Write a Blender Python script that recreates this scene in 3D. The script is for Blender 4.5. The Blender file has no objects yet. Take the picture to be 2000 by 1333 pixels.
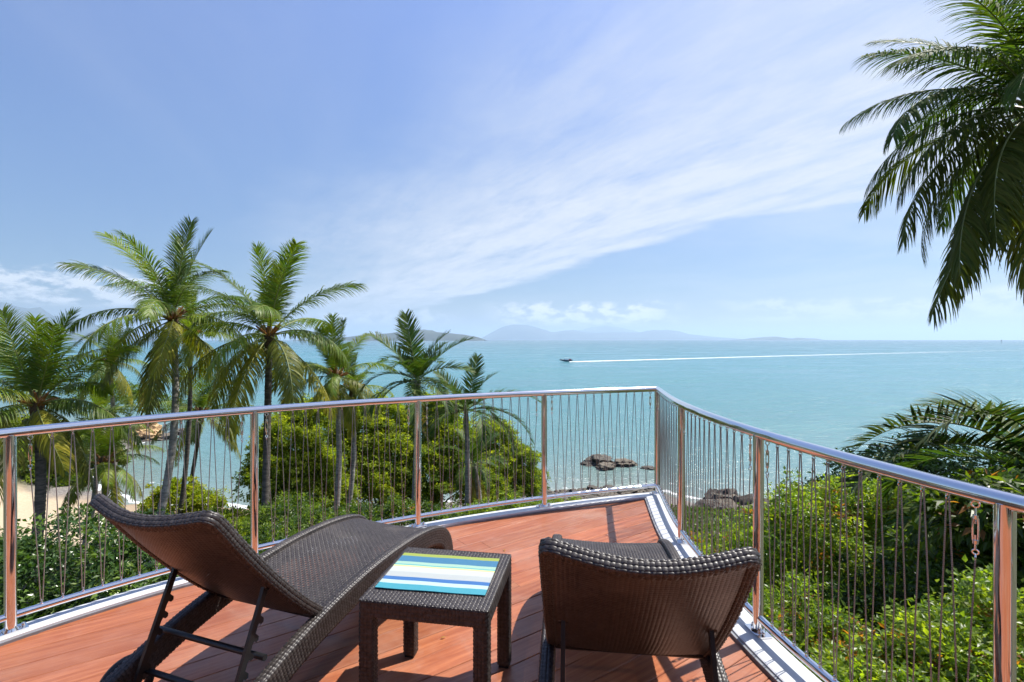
import bpy, math, random
import numpy as np
from mathutils import Vector, Matrix, noise as mnoise

# ------------------------------------------------------------------ camera
SC = bpy.context.scene
COL = SC.collection
R = math.radians
CAM_Z = 1.5
cam_data = bpy.data.cameras.new('camera')
cam_data.sensor_width = 36.0
cam_data.lens = 18.0
cam_data.clip_start = 0.05
cam_data.clip_end = 200000.0
cam = bpy.data.objects.new('camera', cam_data)
cam.location = (0, 0, CAM_Z)
cam.rotation_euler = (R(89.86), 0, 0)
COL.objects.link(cam)
SC.camera = cam

# ------------------------------------------------------------------ world
SUN_AZ, SUN_EL = 61.0, 60.0          # azimuth clockwise from +Y (view direction), elevation
EXPOSURE = 0.85
world = bpy.data.worlds.new('World')
SC.world = world
world.use_nodes = True
WT = world.node_tree
WT.nodes.clear()

class NG:
    """small helper for wiring shader nodes"""
    def __init__(s, tree): s.t = tree
    def n(s, kind, **kw):
        nd = s.t.nodes.new(kind)
        for k, v in kw.items(): setattr(nd, k, v)
        return nd
    def put(s, sock, v):
        if isinstance(v, bpy.types.NodeSocket): s.t.links.new(v, sock)
        elif v is not None:
            if hasattr(sock.default_value, '__len__') and not hasattr(v, '__len__'): v = [v] * len(sock.default_value)
            if hasattr(v, '__len__') and len(v) == 3 and len(sock.default_value) == 4: v = (*v, 1)
            sock.default_value = v
    def m(s, op, a, b=None, c=None, clamp=False):
        nd = s.n('ShaderNodeMath', operation=op, use_clamp=clamp)
        for i, v in enumerate((a, b, c)):
            if v is not None: s.put(nd.inputs[i], v)
        return nd.outputs[0]
    def ss(s, x, a, b):                 # smoothstep a..b -> 0..1
        nd = s.n('ShaderNodeMapRange', interpolation_type='SMOOTHSTEP')
        s.put(nd.inputs['Value'], x); s.put(nd.inputs['From Min'], a); s.put(nd.inputs['From Max'], b)
        return nd.outputs['Result']
    def mr(s, x, a, b, c, d):
        nd = s.n('ShaderNodeMapRange')
        for k, v in zip(('Value', 'From Min', 'From Max', 'To Min', 'To Max'), (x, a, b, c, d)): s.put(nd.inputs[k], v)
        return nd.outputs['Result']
    def comb(s, x, y, z):
        nd = s.n('ShaderNodeCombineXYZ')
        for i, v in enumerate((x, y, z)): s.put(nd.inputs[i], v)
        return nd.outputs[0]
    def noise(s, vec, scale, detail=3, rough=.5, dist=0.0):
        nd = s.n('ShaderNodeTexNoise')
        s.put(nd.inputs['Vector'], vec); s.put(nd.inputs['Scale'], scale); s.put(nd.inputs['Detail'], detail)
        s.put(nd.inputs['Roughness'], rough); s.put(nd.inputs['Distortion'], dist)
        return nd.outputs['Fac']
    def mix(s, f, a, b, mode='MIX'):
        nd = s.n('ShaderNodeMix', data_type='RGBA', blend_type=mode)
        s.put(nd.inputs[0], f); s.put(nd.inputs[6], a); s.put(nd.inputs[7], b)
        return nd.outputs[2]
    def ramp(s, x, stops, interp='LINEAR'):
        nd = s.n('ShaderNodeValToRGB'); cr = nd.color_ramp; cr.interpolation = interp
        while len(cr.elements) > 1: cr.elements.remove(cr.elements[-1])
        cr.elements[0].position = stops[0][0]; cr.elements[0].color = (*stops[0][1], 1)
        for p, c in stops[1:]:
            e = cr.elements.new(p); e.color = (*c, 1)
        s.put(nd.inputs[0], x)
        return nd.outputs[0]
    def link(s, a, b): s.t.links.new(a, b)

g = NG(WT)
sky = g.n('ShaderNodeTexSky', sky_type='NISHITA')
sky.sun_disc = False
sky.sun_elevation = R(SUN_EL)
sky.sun_rotation = R(SUN_AZ)
sky.altitude = 0
sky.air_density = 1.0
sky.dust_density = 0.6
sky.ozone_density = 1.6
tc = g.n('ShaderNodeTexCoord')
sep = g.n('ShaderNodeSeparateXYZ'); g.link(tc.outputs['Generated'], sep.inputs[0])
dx, dy, dz = sep.outputs
# high thin cloud: a layer seen in perspective
zz = g.m('ADD', g.m('MAXIMUM', dz, 0.0), .05)
px_ = g.m('DIVIDE', dx, zz); py_ = g.m('DIVIDE', dy, zz)
# along / across the wind direction of the streak
q = g.m('ADD', g.m('MULTIPLY', g.m('ADD', px_, 2.2), .857), g.m('MULTIPLY', g.m('SUBTRACT', py_, 6.9), .516))
l = g.m('ADD', g.m('MULTIPLY', px_, -.516), g.m('MULTIPLY', py_, .857))
warp = g.noise(g.comb(px_, py_, 0), .9, 4, .55)
qd = g.m('ADD', q, g.m('MULTIPLY', g.m('SUBTRACT', warp, .5), 1.1))
qd = g.m('ADD', qd, g.m('MULTIPLY', g.m('SUBTRACT', g.noise(g.comb(q, l, 2.), .45, 2, .5), .5), 1.0))
band = g.m('MULTIPLY', g.ss(qd, -1.5, .6), g.m('SUBTRACT', 1.0, g.ss(qd, 1.35, 1.75)))
fib = g.noise(g.comb(g.m('MULTIPLY', q, 2.2), g.m('MULTIPLY', l, .55), 0), 1.6, 7, .62, .35)
fine = g.noise(g.comb(g.m('MULTIPLY', q, 3.2), g.m('MULTIPLY', l, 1.4), 5.), 3.5, 6, .7, .2)
cir = g.m('MULTIPLY', band, g.m('ADD', g.m('MULTIPLY', g.ss(fib, .18, .62), .66), g.m('ADD', .20, g.m('MULTIPLY', g.ss(fine, .3, .75), .28))))
veil = g.noise(g.comb(g.m('MULTIPLY', q, .8), g.m('MULTIPLY', l, .22), 9.), .8, 6, .6, .5)
veil = g.m('MULTIPLY', g.ss(veil, .45, .85), .16)
glowside = g.ss(g.m('ADD', g.m('MULTIPLY', dx, .75), g.m('MULTIPLY', dz, .35)), -.05, .75)   # the veil thickens towards the sun's side
veil2 = g.m('MULTIPLY', glowside, g.m('ADD', .10, g.m('MULTIPLY', g.ss(g.noise(g.comb(px_, py_, 4.), .7, 6, .6, .6), .3, .75), .5)))
cirrus = g.m('MULTIPLY', g.m('MAXIMUM', g.m('MAXIMUM', cir, veil), veil2), g.ss(dz, .0, .1))
# low heaped cloud along the horizon
az = g.m('ARCTAN2', dx, dy)
def bump_at(c, w): return g.m('SUBTRACT', 1.0, g.ss(g.m('ABSOLUTE', g.m('SUBTRACT', az, c)), w * .5, w))
puffc = g.comb(g.m('MULTIPLY', az, 30.), g.m('MULTIPLY', dz, 62.), 0)
pn = g.noise(puffc, .85, 6, .6, .2)
big = g.noise(g.comb(g.m('MULTIPLY', az, 4.), 3., 0), 1.2, 2, .5)
def cum(c, w, z0, z1, gain):
    top = g.m('ADD', z1, g.m('MULTIPLY', g.m('SUBTRACT', g.noise(g.comb(g.m('MULTIPLY', az, 15.), c * 7, 0), 1., 3, .55), .5), .050))
    env = g.m('MULTIPLY', g.ss(dz, z0, z0 + .014), g.m('SUBTRACT', 1.0, g.ss(dz, g.m('SUBTRACT', top, .012), top)))
    return g.m('MULTIPLY', g.m('MULTIPLY', g.m('MULTIPLY', env, bump_at(c, w)), g.ss(pn, .40, .58)), gain)
cu = g.m('MAXIMUM', cum(.135, .21, .022, .076, 1.0), cum(-.70, .17, .045, .112, .85))
cu = g.m('MAXIMUM', cu, cum(.62, .28, .026, .074, .5))
cu = g.m('MAXIMUM', cu, cum(-.24, .16, .022, .060, .6))
cu = g.m('MAXIMUM', cu, g.m('MULTIPLY', cum(2.4, 1.9, .02, .07, .5), g.ss(big, .4, .6)))
skyc = sky.outputs[0]
skyc = g.mix(1.0, skyc, g.ramp(dz, [(0, (.50, .47, .50)), (.10, (.55, .60, .71)), (.30, (.88, .89, 1.03)), (.55, (1.20, 1.16, 1.38))]), 'MULTIPLY')
hsv = g.n('ShaderNodeHueSaturation'); hsv.inputs['Saturation'].default_value = 1.05; hsv.inputs['Value'].default_value = 1.05
g.link(skyc, hsv.inputs['Color'])
c1 = g.mix(cirrus, hsv.outputs[0], (5.6, 6.0, 6.8))
c2 = g.mix(cu, c1, (7.6, 7.7, 7.9))
bg = g.n('ShaderNodeBackground'); bg.inputs['Strength'].default_value = 0.076
g.link(c2, bg.inputs['Color'])
wo = g.n('ShaderNodeOutputWorld'); g.link(bg.outputs[0], wo.inputs['Surface'])

# ------------------------------------------------------------------ sun
sd = bpy.data.lights.new('sun', 'SUN')
sd.energy = 4.4; sd.angle = R(.53); sd.color = (1.0, .95, .87)
sun = bpy.data.objects.new('sun', sd)
sdir = Vector((math.sin(R(SUN_AZ)) * math.cos(R(SUN_EL)), math.cos(R(SUN_AZ)) * math.cos(R(SUN_EL)), math.sin(R(SUN_EL))))
sun.rotation_euler = sdir.to_track_quat('Z', 'Y').to_euler()
sun.location = sdir * 60
COL.objects.link(sun)

vs = SC.view_settings
vs.view_transform = 'Standard'; vs.look = 'None'; vs.exposure = EXPOSURE; vs.gamma = 1.0; vs.use_curve_mapping = False
SC.render.engine = 'CYCLES'
cy = SC.cycles
cy.max_bounces = 7; cy.diffuse_bounces = 4; cy.glossy_bounces = 4; cy.transmission_bounces = 5; cy.transparent_max_bounces = 8
cy.volume_bounces = 1
cy.caustics_reflective = False; cy.caustics_refractive = False
cy.use_adaptive_sampling = True; cy.adaptive_threshold = .02
cy.use_denoising = True
SEA_Z = -14.0

# ------------------------------------------------------------------ materials
def mat(name):
    m = bpy.data.materials.new(name); m.use_nodes = True
    m.node_tree.nodes.clear()
    h = NG(m.node_tree)
    out = h.n('ShaderNodeOutputMaterial')
    return m, h, out
def principled(h, out, **kw):
    p = h.n('ShaderNodeBsdfPrincipled')
    for k, v in kw.items(): h.put(p.inputs[k.replace('_', ' ')], v)
    if out is not None: h.link(p.outputs[0], out.inputs['Surface'])
    return p
def objc(h): return h.n('ShaderNodeTexCoord').outputs['Object']
def bump(h, height, strength, dist, normal=None):
    b = h.n('ShaderNodeBump'); h.put(b.inputs['Height'], height); h.put(b.inputs['Strength'], strength); h.put(b.inputs['Distance'], dist)
    return b.outputs[0]

def m_steel():
    m, h, o = mat('polished_steel')
    c = objc(h)
    r = h.mr(h.noise(c, 14, 4, .6), .3, .8, .045, .10)
    principled(h, o, Base_Color=(.80, .79, .78), Metallic=1.0, Roughness=r)
    return m
def m_wire():
    m, h, o = mat('wire_rope_steel')
    c = objc(h)
    w = h.n('ShaderNodeTexWave', wave_type='BANDS', bands_direction='DIAGONAL'); h.put(w.inputs['Vector'], c); h.put(w.inputs['Scale'], 90.)
    col = h.mix(w.outputs['Fac'], (.20, .19, .18), (.46, .44, .42))
    principled(h, o, Base_Color=col, Metallic=.6, Roughness=.42)
    return m
def m_white():
    m, h, o = mat('white_painted_metal')
    c = objc(h)
    n = h.noise(c, 6, 6, .65)
    col = h.mix(h.ss(n, .5, .8), (.56, .575, .60), (.42, .43, .44))
    principled(h, o, Base_Color=col, Roughness=.32)
    return m
def m_deck():
    m, h, o = mat('red_oiled_hardwood')
    oi = h.n('ShaderNodeObjectInfo')
    tcg = h.n('ShaderNodeTexCoord')
    mp = h.n('ShaderNodeMapping'); h.link(tcg.outputs['Object'], mp.inputs[0])
    mp.inputs['Rotation'].default_value = (0, 0, -R(35.5))
    off = h.n('ShaderNodeVectorMath', operation='ADD')
    h.link(mp.outputs[0], off.inputs[0]); h.link(h.comb(h.m('MULTIPLY', oi.outputs['Random'], 37.), h.m('MULTIPLY', oi.outputs['Random'], 11.), 0), off.inputs[1])
    st = h.n('ShaderNodeVectorMath', operation='MULTIPLY'); h.link(off.outputs[0], st.inputs[0]); st.inputs[1].default_value = (1.0, 16.0, 1.0)
    gr = h.noise(st.outputs[0], 2.4, 7, .6, .4)
    gr2 = h.noise(st.outputs[0], 11, 5, .65, .2)
    blot = h.noise(off.outputs[0], 3.2, 5, .6, .6)
    base = h.mix(h.ss(gr, .3, .72), (.26, .076, .032), (.40, .145, .066))
    base = h.mix(h.m('MULTIPLY', h.ss(gr2, .45, .8), .35), base, (.20, .055, .030))
    base = h.mix(h.m('MULTIPLY', h.ss(blot, .48, .75), .4), base, (.42, .19, .12))
    rnd = h.ramp(oi.outputs['Random'], [(0, (.80, .78, .78)), (.3, (1, 1, 1)), (.6, (1.12, 1.04, .95)), (.8, (.90, .98, 1.02)), (1, (1.0, .92, .86))])
    base = h.mix(1.0, base, rnd, 'MULTIPLY')
    dust = h.noise(tcg.outputs['Object'], 1.3, 6, .7, .5)
    base = h.mix(h.m('MULTIPLY', h.ss(dust, .46, .75), .38), base, (.40, .29, .23))
    ro = h.mr(h.noise(tcg.outputs['Object'], 5, 5, .6), .3, .7, .28, .48)
    p = principled(h, o, Base_Color=base, Roughness=ro, IOR=1.45)
    h.link(bump(h, gr2, .18, .003), p.inputs['Normal'])
    return m
def m_wicker():
    m, h, o = mat('brown_synthetic_wicker')
    c = objc(h)
    n = h.noise(c, 60, 3, .6); n2 = h.noise(c, 5, 4, .6)
    col = h.mix(h.ss(n, .3, .7), (.022, .017, .0155), (.055, .047, .044))
    col = h.mix(h.m('MULTIPLY', h.ss(n2, .5, .75), .35), col, (.11, .095, .085))
    p = principled(h, o, Base_Color=col, Roughness=h.mr(n2, .3, .7, .36, .48), IOR=1.5)
    return m
def m_plain(name, col, rough=.5, metal=0.0, nscale=8, var=.25, bmp=0.0):
    m, h, o = mat(name)
    c = objc(h)
    n = h.noise(c, nscale, 5, .6)
    cc = h.mix(h.ss(n, .3, .75), tuple(x * (1 - var) for x in col), tuple(min(1, x * (1 + var)) for x in col))
    p = principled(h, o, Base_Color=cc, Roughness=rough, Metallic=metal)
    if bmp: h.link(bump(h, h.noise(c, nscale * 3, 5, .7), .6, bmp), p.inputs['Normal'])
    return m
def m_leaf(name, rough=.38, trans=.35, tmul=(1.5, 1.6, .5), obj_ramp=None, spec=.5, two=0.0):
    """foliage: colour per leaf from the mesh, light shining through"""
    m, h, o = mat(name)
    at = h.n('ShaderNodeAttribute', attribute_name='tint')
    col = at.outputs['Color']
    if obj_ramp:
        oi = h.n('ShaderNodeObjectInfo')
        col = h.mix(1.0, col, h.ramp(oi.outputs['Random'], obj_ramp), 'MULTIPLY')
    p = principled(h, None, Base_Color=col, Roughness=rough, IOR=1.4)
    h.put(p.inputs['Specular IOR Level'], spec)
    t = h.n('ShaderNodeBsdfTranslucent')
    h.link(h.mix(1.0, col, tmul, 'MULTIPLY'), t.inputs['Color'])
    mx = h.n('ShaderNodeMixShader'); mx.inputs[0].default_value = trans
    h.link(p.outputs[0], mx.inputs[1]); h.link(t.outputs[0], mx.inputs[2])
    h.link(mx.outputs[0], o.inputs['Surface'])
    return m
def m_bark(name, a, b, ring=True):
    m, h, o = mat(name)
    c = objc(h)
    s = h.n('ShaderNodeVectorMath', operation='MULTIPLY'); h.link(c, s.inputs[0]); s.inputs[1].default_value = (3, 3, 14) if ring else (9, 9, 2)
    n = h.noise(s.outputs[0], 1.2, 6, .65, .3)
    n2 = h.noise(c, 2.0, 4, .6)
    col = h.mix(h.ss(n, .35, .7), a, b)
    col = h.mix(h.m('MULTIPLY', h.ss(n2, .5, .75), .5), col, tuple(x * 1.4 for x in b))
    p = principled(h, o, Base_Color=col, Roughness=.85)
    h.link(bump(h, n, .7, .02), p.inputs['Normal'])
    return m
def m_rock(name, a, b, c3, wet=True):
    m, h, o = mat(name)
    c = objc(h)
    n = h.noise(c, .8, 8, .7, .6); n2 = h.noise(c, 5.5, 7, .7)
    col = h.mix(h.ss(n, .35, .65), a, b)
    col = h.mix(h.m('MULTIPLY', h.ss(n2, .5, .72), .6), col, c3)
    geo = h.n('ShaderNodeNewGeometry'); sp = h.n('ShaderNodeSeparateXYZ'); h.link(geo.outputs['Position'], sp.inputs[0])
    if wet:
        w = h.ss(h.m('ADD', sp.outputs[2], h.m('MULTIPLY', n, .5)), SEA_Z + .95, SEA_Z + .35)
        wn = h.n('ShaderNodeMapRange', interpolation_type='SMOOTHSTEP')
        h.put(wn.inputs['Value'], h.m('ADD', sp.outputs[2], h.m('MULTIPLY', n, .5))); wn.inputs['From Min'].default_value = SEA_Z + .5; wn.inputs['From Max'].default_value = SEA_Z + 1.0
        col = h.mix(wn.outputs[0], (.025, .022, .02), col)
    nz = h.n('ShaderNodeSeparateXYZ'); h.link(geo.outputs['Normal'], nz.inputs[0])
    col = h.mix(h.m('MULTIPLY', h.ss(h.m('ADD', nz.outputs[2], h.m('MULTIPLY', h.m('SUBTRACT', n2, .5), .9)), .45, .95), .55), col, c3)
    p = principled(h, o, Base_Color=col, Roughness=.8)
    h.link(bump(h, h.m('ADD', n2, h.m('MULTIPLY', n, 2.)), .9, .12), p.inputs['Normal'])
    return m

STEEL = m_steel(); WIRE = m_wire(); WHITE = m_white(); DECK = m_deck(); WICKER = m_wicker()
BLACK = m_plain('black_powder_coated_metal', (.014, .014, .015), .38)
CORE = m_plain('dark_wicker_core', (.012, .009, .008), .7)
RUBBER = m_plain('black_wheel_plastic', (.016, .016, .017), .5)
COCO_RAMP = [(0, (.75, .8, .8)), (.3, (1, 1, 1)), (.55, (1.35, 1.35, 1.0)), (.8, (1.75, 1.55, .8)), (1, (.8, 1.0, .9))]
LEAF_COCO = m_leaf('coconut_leaflet', .44, .28, (2.2, 2.3, .5), COCO_RAMP, .32)
LEAF_FEATHER = m_leaf('feather_palm_leaflet', .50, .28, (1.5, 1.8, .5), [(0, (.8, .85, .9)), (1, (1.15, 1.1, .95))], .25)
LEAF_BUSH = m_leaf('shrub_leaf', .36, .50, (2.3, 2.2, .5), None, .5)
LEAF_GLOSSY = m_leaf('glossy_dark_leaf', .27, .30, (1.4, 1.7, .45), None, .6)
LEAF_TREE = m_leaf('fine_tree_leaf', .5, .56, (2.5, 2.2, .5), None, .35)
RACHIS = m_plain('palm_frond_stalk', (.20, .22, .055), .45)
RACHIS_OR = m_plain('orange_frond_base', (.30, .13, .03), .5)
FIBRE = m_plain('palm_crown_fibre', (.10, .060, .030), .9, nscale=20, var=.5)
CROWNSHAFT = m_plain('green_crownshaft', (.10, .19, .035), .4)
BARK_PALM = m_bark('grey_ringed_palm_bark', (.17, .155, .135), (.38, .355, .32))
BARK_DARK = m_bark('dark_palm_bark', (.055, .047, .04), (.15, .13, .11))
BARK = m_bark('grey_brown_bark', (.05, .04, .03), (.13, .105, .08), False)
ROCK_DARK = m_rock('dark_shore_rock', (.028, .026, .024), (.066, .060, .053), (.13, .115, .09))
ROCK_BROWN = m_rock('brown_shore_rock', (.048, .042, .036), (.105, .09, .072), (.21, .175, .125))
ROCK_ORANGE = m_rock('orange_headland_rock', (.30, .17, .08), (.52, .34, .17), (.62, .44, .24))

# ------------------------------------------------------------------ mesh helpers
def tag(o, label=None, cat=None, group=None, kind=None):
    if label: o['label'] = label
    if cat: o['category'] = cat
    if group: o['group'] = group
    if kind: o['kind'] = kind
    return o
def empty(name, loc=(0, 0, 0), rz=0, label=None, cat=None, group=None):
    o = bpy.data.objects.new(name, None); o.location = loc; o.rotation_euler = (0, 0, rz)
    o.empty_display_size = .2
    COL.objects.link(o)
    return tag(o, label, cat, group)
def mesh_np(name, verts, faces_flat, sizes, mats=(), smooth=True, midx=None, attrs=None):
    me = bpy.data.meshes.new(name)
    verts = np.asarray(verts, dtype=np.float32).reshape(-1, 3)
    faces_flat = np.asarray(faces_flat, dtype=np.int32).ravel()
    sizes = np.asarray(sizes, dtype=np.int32).ravel()
    me.vertices.add(len(verts)); me.vertices.foreach_set('co', verts.ravel())
    me.loops.add(len(faces_flat)); me.loops.foreach_set('vertex_index', faces_flat)
    me.polygons.add(len(sizes))
    st = np.zeros(len(sizes), dtype=np.int32); st[1:] = np.cumsum(sizes)[:-1]
    me.polygons.foreach_set('loop_start', st)
    me.polygons.foreach_set('loop_total', sizes)
    me.polygons.foreach_set('use_smooth', np.full(len(sizes), smooth, dtype=bool))
    if midx is not None: me.polygons.foreach_set('material_index', np.asarray(midx, dtype=np.int32))
    for mt in mats: me.materials.append(mt)
    if attrs:
        for k, v in attrs.items():
            v = np.asarray(v, dtype=np.float32)
            if v.ndim == 1:
                a = me.attributes.new(k, 'FLOAT', 'POINT'); a.data.foreach_set('value', v)
            else:
                a = me.attributes.new(k, 'FLOAT_COLOR', 'POINT')
                c4 = np.ones((len(v), 4), dtype=np.float32); c4[:, :3] = v; a.data.foreach_set('color', c4.ravel())
    me.update(calc_edges=True); me.validate()
    return me
def link(name, me, parent=None, loc=None):
    o = bpy.data.objects.new(name, me); COL.objects.link(o)
    if parent is not None: o.parent = parent
    if loc is not None: o.location = loc
    return o
def norm(v): return v / np.maximum(np.linalg.norm(v, axis=-1, keepdims=True), 1e-9)

class MB:
    """collects several shapes into one mesh"""
    def __init__(s): s.v = []; s.f = []; s.mi = []; s.n = 0; s.sm = True
    def add(s, verts, faces, mi=0):
        verts = [tuple(p) for p in verts]
        s.v += verts; s.f += [tuple(i + s.n for i in f) for f in faces]; s.mi += [mi] * len(faces); s.n += len(verts)
    def box(s, c, size, rz=0, mi=0, M=None):
        x, y, z = (k / 2 for k in size)
        pts = [Vector((a * x, b * y, d * z)) for a in (-1, 1) for b in (-1, 1) for d in (-1, 1)]
        rot = Matrix.Rotation(rz, 3, 'Z') if M is None else M
        s.add([rot @ p + Vector(c) for p in pts], [(0, 1, 3, 2), (4, 6, 7, 5), (0, 4, 5, 1), (2, 3, 7, 6), (0, 2, 6, 4), (1, 5, 7, 3)], mi)
    def tube(s, pts, rad, seg=10, mi=0, cap=True, up=Vector((0, 0, 1))):
        pts = [Vector(p) for p in pts]; n = len(pts)
        rr = rad if hasattr(rad, '__len__') else [rad] * n
        tv = []
        for i in range(n):
            t = (pts[min(i + 1, n - 1)] - pts[max(i - 1, 0)])
            tv.append(t.normalized() if t.length > 1e-9 else Vector((0, 0, 1)))
        a = tv[0].orthogonal().normalized() if abs(tv[0].dot(up)) > .97 else (up - tv[0] * up.dot(tv[0])).normalized()
        verts = []
        for i in range(n):
            a = (a - tv[i] * a.dot(tv[i])).normalized(); b = tv[i].cross(a)
            for k in range(seg):
                th = 2 * math.pi * k / seg
                verts.append(pts[i] + (a * math.cos(th) + b * math.sin(th)) * rr[i])
        faces = []
        for i in range(n - 1):
            for k in range(seg):
                k2 = (k + 1) % seg
                faces.append((i * seg + k, i * seg + k2, (i + 1) * seg + k2, (i + 1) * seg + k))
        if cap:
            faces.append(tuple(range(seg))[::-1]); faces.append(tuple((n - 1) * seg + k for k in range(seg)))
        s.add(verts, faces, mi)
    def ring(s, c, R_, r_, axis='Z', seg=16, sub=6, mi=0, M=None):
        verts, faces = [], []
        for i in range(seg):
            a = 2 * math.pi * i / seg
            for j in range(sub):
                b = 2 * math.pi * j / sub
                x = (R_ + r_ * math.cos(b)) * math.cos(a); y = (R_ + r_ * math.cos(b)) * math.sin(a); z = r_ * math.sin(b)
                p = {'Z': (x, y, z), 'X': (z, x, y), 'Y': (x, z, y)}[axis]
                p = Vector(p)
                if M is not None: p = M @ p
                verts.append(p + Vector(c))
        for i in range(seg):
            for j in range(sub):
                faces.append((i * sub + j, ((i + 1) % seg) * sub + j, ((i + 1) % seg) * sub + (j + 1) % sub, i * sub + (j + 1) % sub))
        s.add(verts, faces, mi)
    def prism(s, poly, d0, d1, M, mi=0):
        """poly: 2-D outline; M maps (a, b, d) to space"""
        n = len(poly)
        s.add([M(a, b, d0) for a, b in poly] + [M(a, b, d1) for a, b in poly],
              [tuple(range(n))[::-1], tuple(range(n, 2 * n))] + [(i, (i + 1) % n, n + (i + 1) % n, n + i) for i in range(n)], mi)
    def mesh(s, name, mats, smooth=True, angle=40):
        me = bpy.data.meshes.new(name)
        me.from_pydata([tuple(p) for p in s.v], [], s.f)
        for m in (mats if isinstance(mats, (list, tuple)) else [mats]): me.materials.append(m)
        me.polygons.foreach_set('material_index', s.mi)
        me.polygons.foreach_set('use_smooth', [smooth] * len(s.f))
        me.update(); me.validate()
        if smooth: me.set_sharp_from_angle(angle=R(angle))
        return me
    def build(s, name, mats, parent=None, smooth=True, angle=40, loc=None):
        return link(name, s.mesh(name, mats, smooth, angle), parent, loc)

def catmull(pts, sub):
    P = [np.array(p, float) for p in pts]
    P = [2 * P[0] - P[1]] + P + [2 * P[-1] - P[-2]]
    out = []
    for i in range(1, len(P) - 2):
        for k in range(sub):
            t = k / sub
            a, b, c, d = P[i - 1], P[i], P[i + 1], P[i + 2]
            out.append(.5 * ((2 * b) + (c - a) * t + (2 * a - 5 * b + 4 * c - d) * t * t + (3 * b - a - 3 * c + d) * t ** 3))
    out.append(P[-2])
    return np.array(out)

# ------------------------------------------------------------------ terrain and sea
def shore_y(x):
    return np.interp(x, [-400, -200, -90, -66, -60, -56, -52, -45, -34, -25, -10, 0, 8.4, 15, 19, 27, 30, 45, 80, 200, 400],
                     [220, 130, 92, 86, 84, 77, 66, 53, 47.5, 46, 47, 49.8, 52, 52.5, 47, 46, 44, 40, 30, 10, -20])
def fbm(x, y, sc, seed=0.0, octv=4):
    x = np.asarray(x, float); y = np.asarray(y, float); out = np.zeros(np.broadcast(x, y).shape)
    xf, yf = np.broadcast_arrays(x, y)
    flat = out.ravel()
    for i, (a, b) in enumerate(zip(xf.ravel(), yf.ravel())):
        flat[i] = mnoise.fractal(Vector((a * sc + seed, b * sc - seed, seed * 1.7)), 1.0, 2.0, octv)
    return flat.reshape(out.shape)
def ground_base(x, y):
    s = shore_y(x) - y
    z = SEA_Z + .055 * s + np.maximum(0, s - 7) * .235
    return np.minimum(z, -3.0 - np.maximum(0, y - 2) * .06)
def ground_z(x, y):
    return float(ground_base(np.float64(x), np.float64(y)))

def grid_mesh(name, xs, ys, zf, mats, attrs_f=None):
    X, Y = np.meshgrid(xs, ys)
    Z = zf(X, Y)
    v = np.stack([X, Y, Z], -1).reshape(-1, 3)
    nx, ny = len(xs), len(ys)
    i = np.arange(nx * ny).reshape(ny, nx)
    f = np.stack([i[:-1, :-1], i[:-1, 1:], i[1:, 1:], i[1:, :-1]], -1).reshape(-1, 4)
    at = {k: fn(X, Y).ravel() for k, fn in (attrs_f or {}).items()}
    return mesh_np(name, v, f, np.full(len(f), 4), mats, True, None, at)

def m_ground():
    m, h, o = mat('slope_soil_and_sand')
    geo = h.n('ShaderNodeNewGeometry'); sp = h.n('ShaderNodeSeparateXYZ'); h.link(geo.outputs['Position'], sp.inputs[0])
    c = geo.outputs['Position']
    n = h.noise(c, .5, 7, .65); n2 = h.noise(c, 6, 6, .7)
    soil = h.mix(h.ss(n, .35, .65), (.030, .040, .014), (.075, .062, .036))
    soil = h.mix(h.m('MULTIPLY', h.ss(n2, .45, .7), .5), soil, (.05, .085, .02))
    sand = h.mix(h.ss(n2, .3, .7), (.40, .31, .20), (.50, .40, .27))
    sand = h.mix(h.ss(sp.outputs[2], SEA_Z + .28, SEA_Z + .02), sand, sand)
    wet = h.n('ShaderNodeMapRange', interpolation_type='SMOOTHSTEP'); h.put(wet.inputs['Value'], h.m('ADD', sp.outputs[2], h.m('MULTIPLY', n, .15))); wet.inputs['From Min'].default_value = SEA_Z + .1; wet.inputs['From Max'].default_value = SEA_Z + .34
    sand = h.mix(wet.outputs[0], (.30, .22, .14), sand)
    beach = h.m('MULTIPLY', h.m('SUBTRACT', 1.0, h.ss(h.m('ADD', sp.outputs[2], h.m('MULTIPLY', n, 1.2)), SEA_Z + 2.4, SEA_Z + 3.4)), h.m('MULTIPLY', h.m('SUBTRACT', 1.0, h.ss(sp.outputs[0], -25., -17.)), h.m('SUBTRACT', 1.0, h.ss(h.m('ADD', sp.outputs[1], h.m('MULTIPLY', n, 4.)), 50., 54.))))
    cob = h.mix(h.ss(n2, .35, .65), (.10, .09, .08), (.26, .235, .21))
    low = h.m('SUBTRACT', 1.0, h.ss(h.m('ADD', sp.outputs[2], h.m('MULTIPLY', n, .8)), SEA_Z + .7, SEA_Z + 1.6))
    col = h.mix(low, soil, cob)
    col = h.mix(beach, col, sand)
    p = principled(h, o, Base_Color=col, Roughness=.9)
    h.link(bump(h, n2, .5, .06), p.inputs['Normal'])
    return m
GROUND = m_ground()
gx = np.concatenate([[-400, -260, -180, -130], np.arange(-100, 60, 1.25), [70, 90, 120, 180, 260, 400]])
gy = np.concatenate([[-60, -30, -15, -8], np.arange(-4, 100, 1.25), [110, 130, 160, 200, 240]])
def gz(X, Y):
    return ground_base(X, Y) + fbm(X, Y, .22, 3.1, 4) * .16
ter = link('ground', grid_mesh('ground', gx, gy, gz, [GROUND]))
tag(ter, kind='structure')

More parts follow.
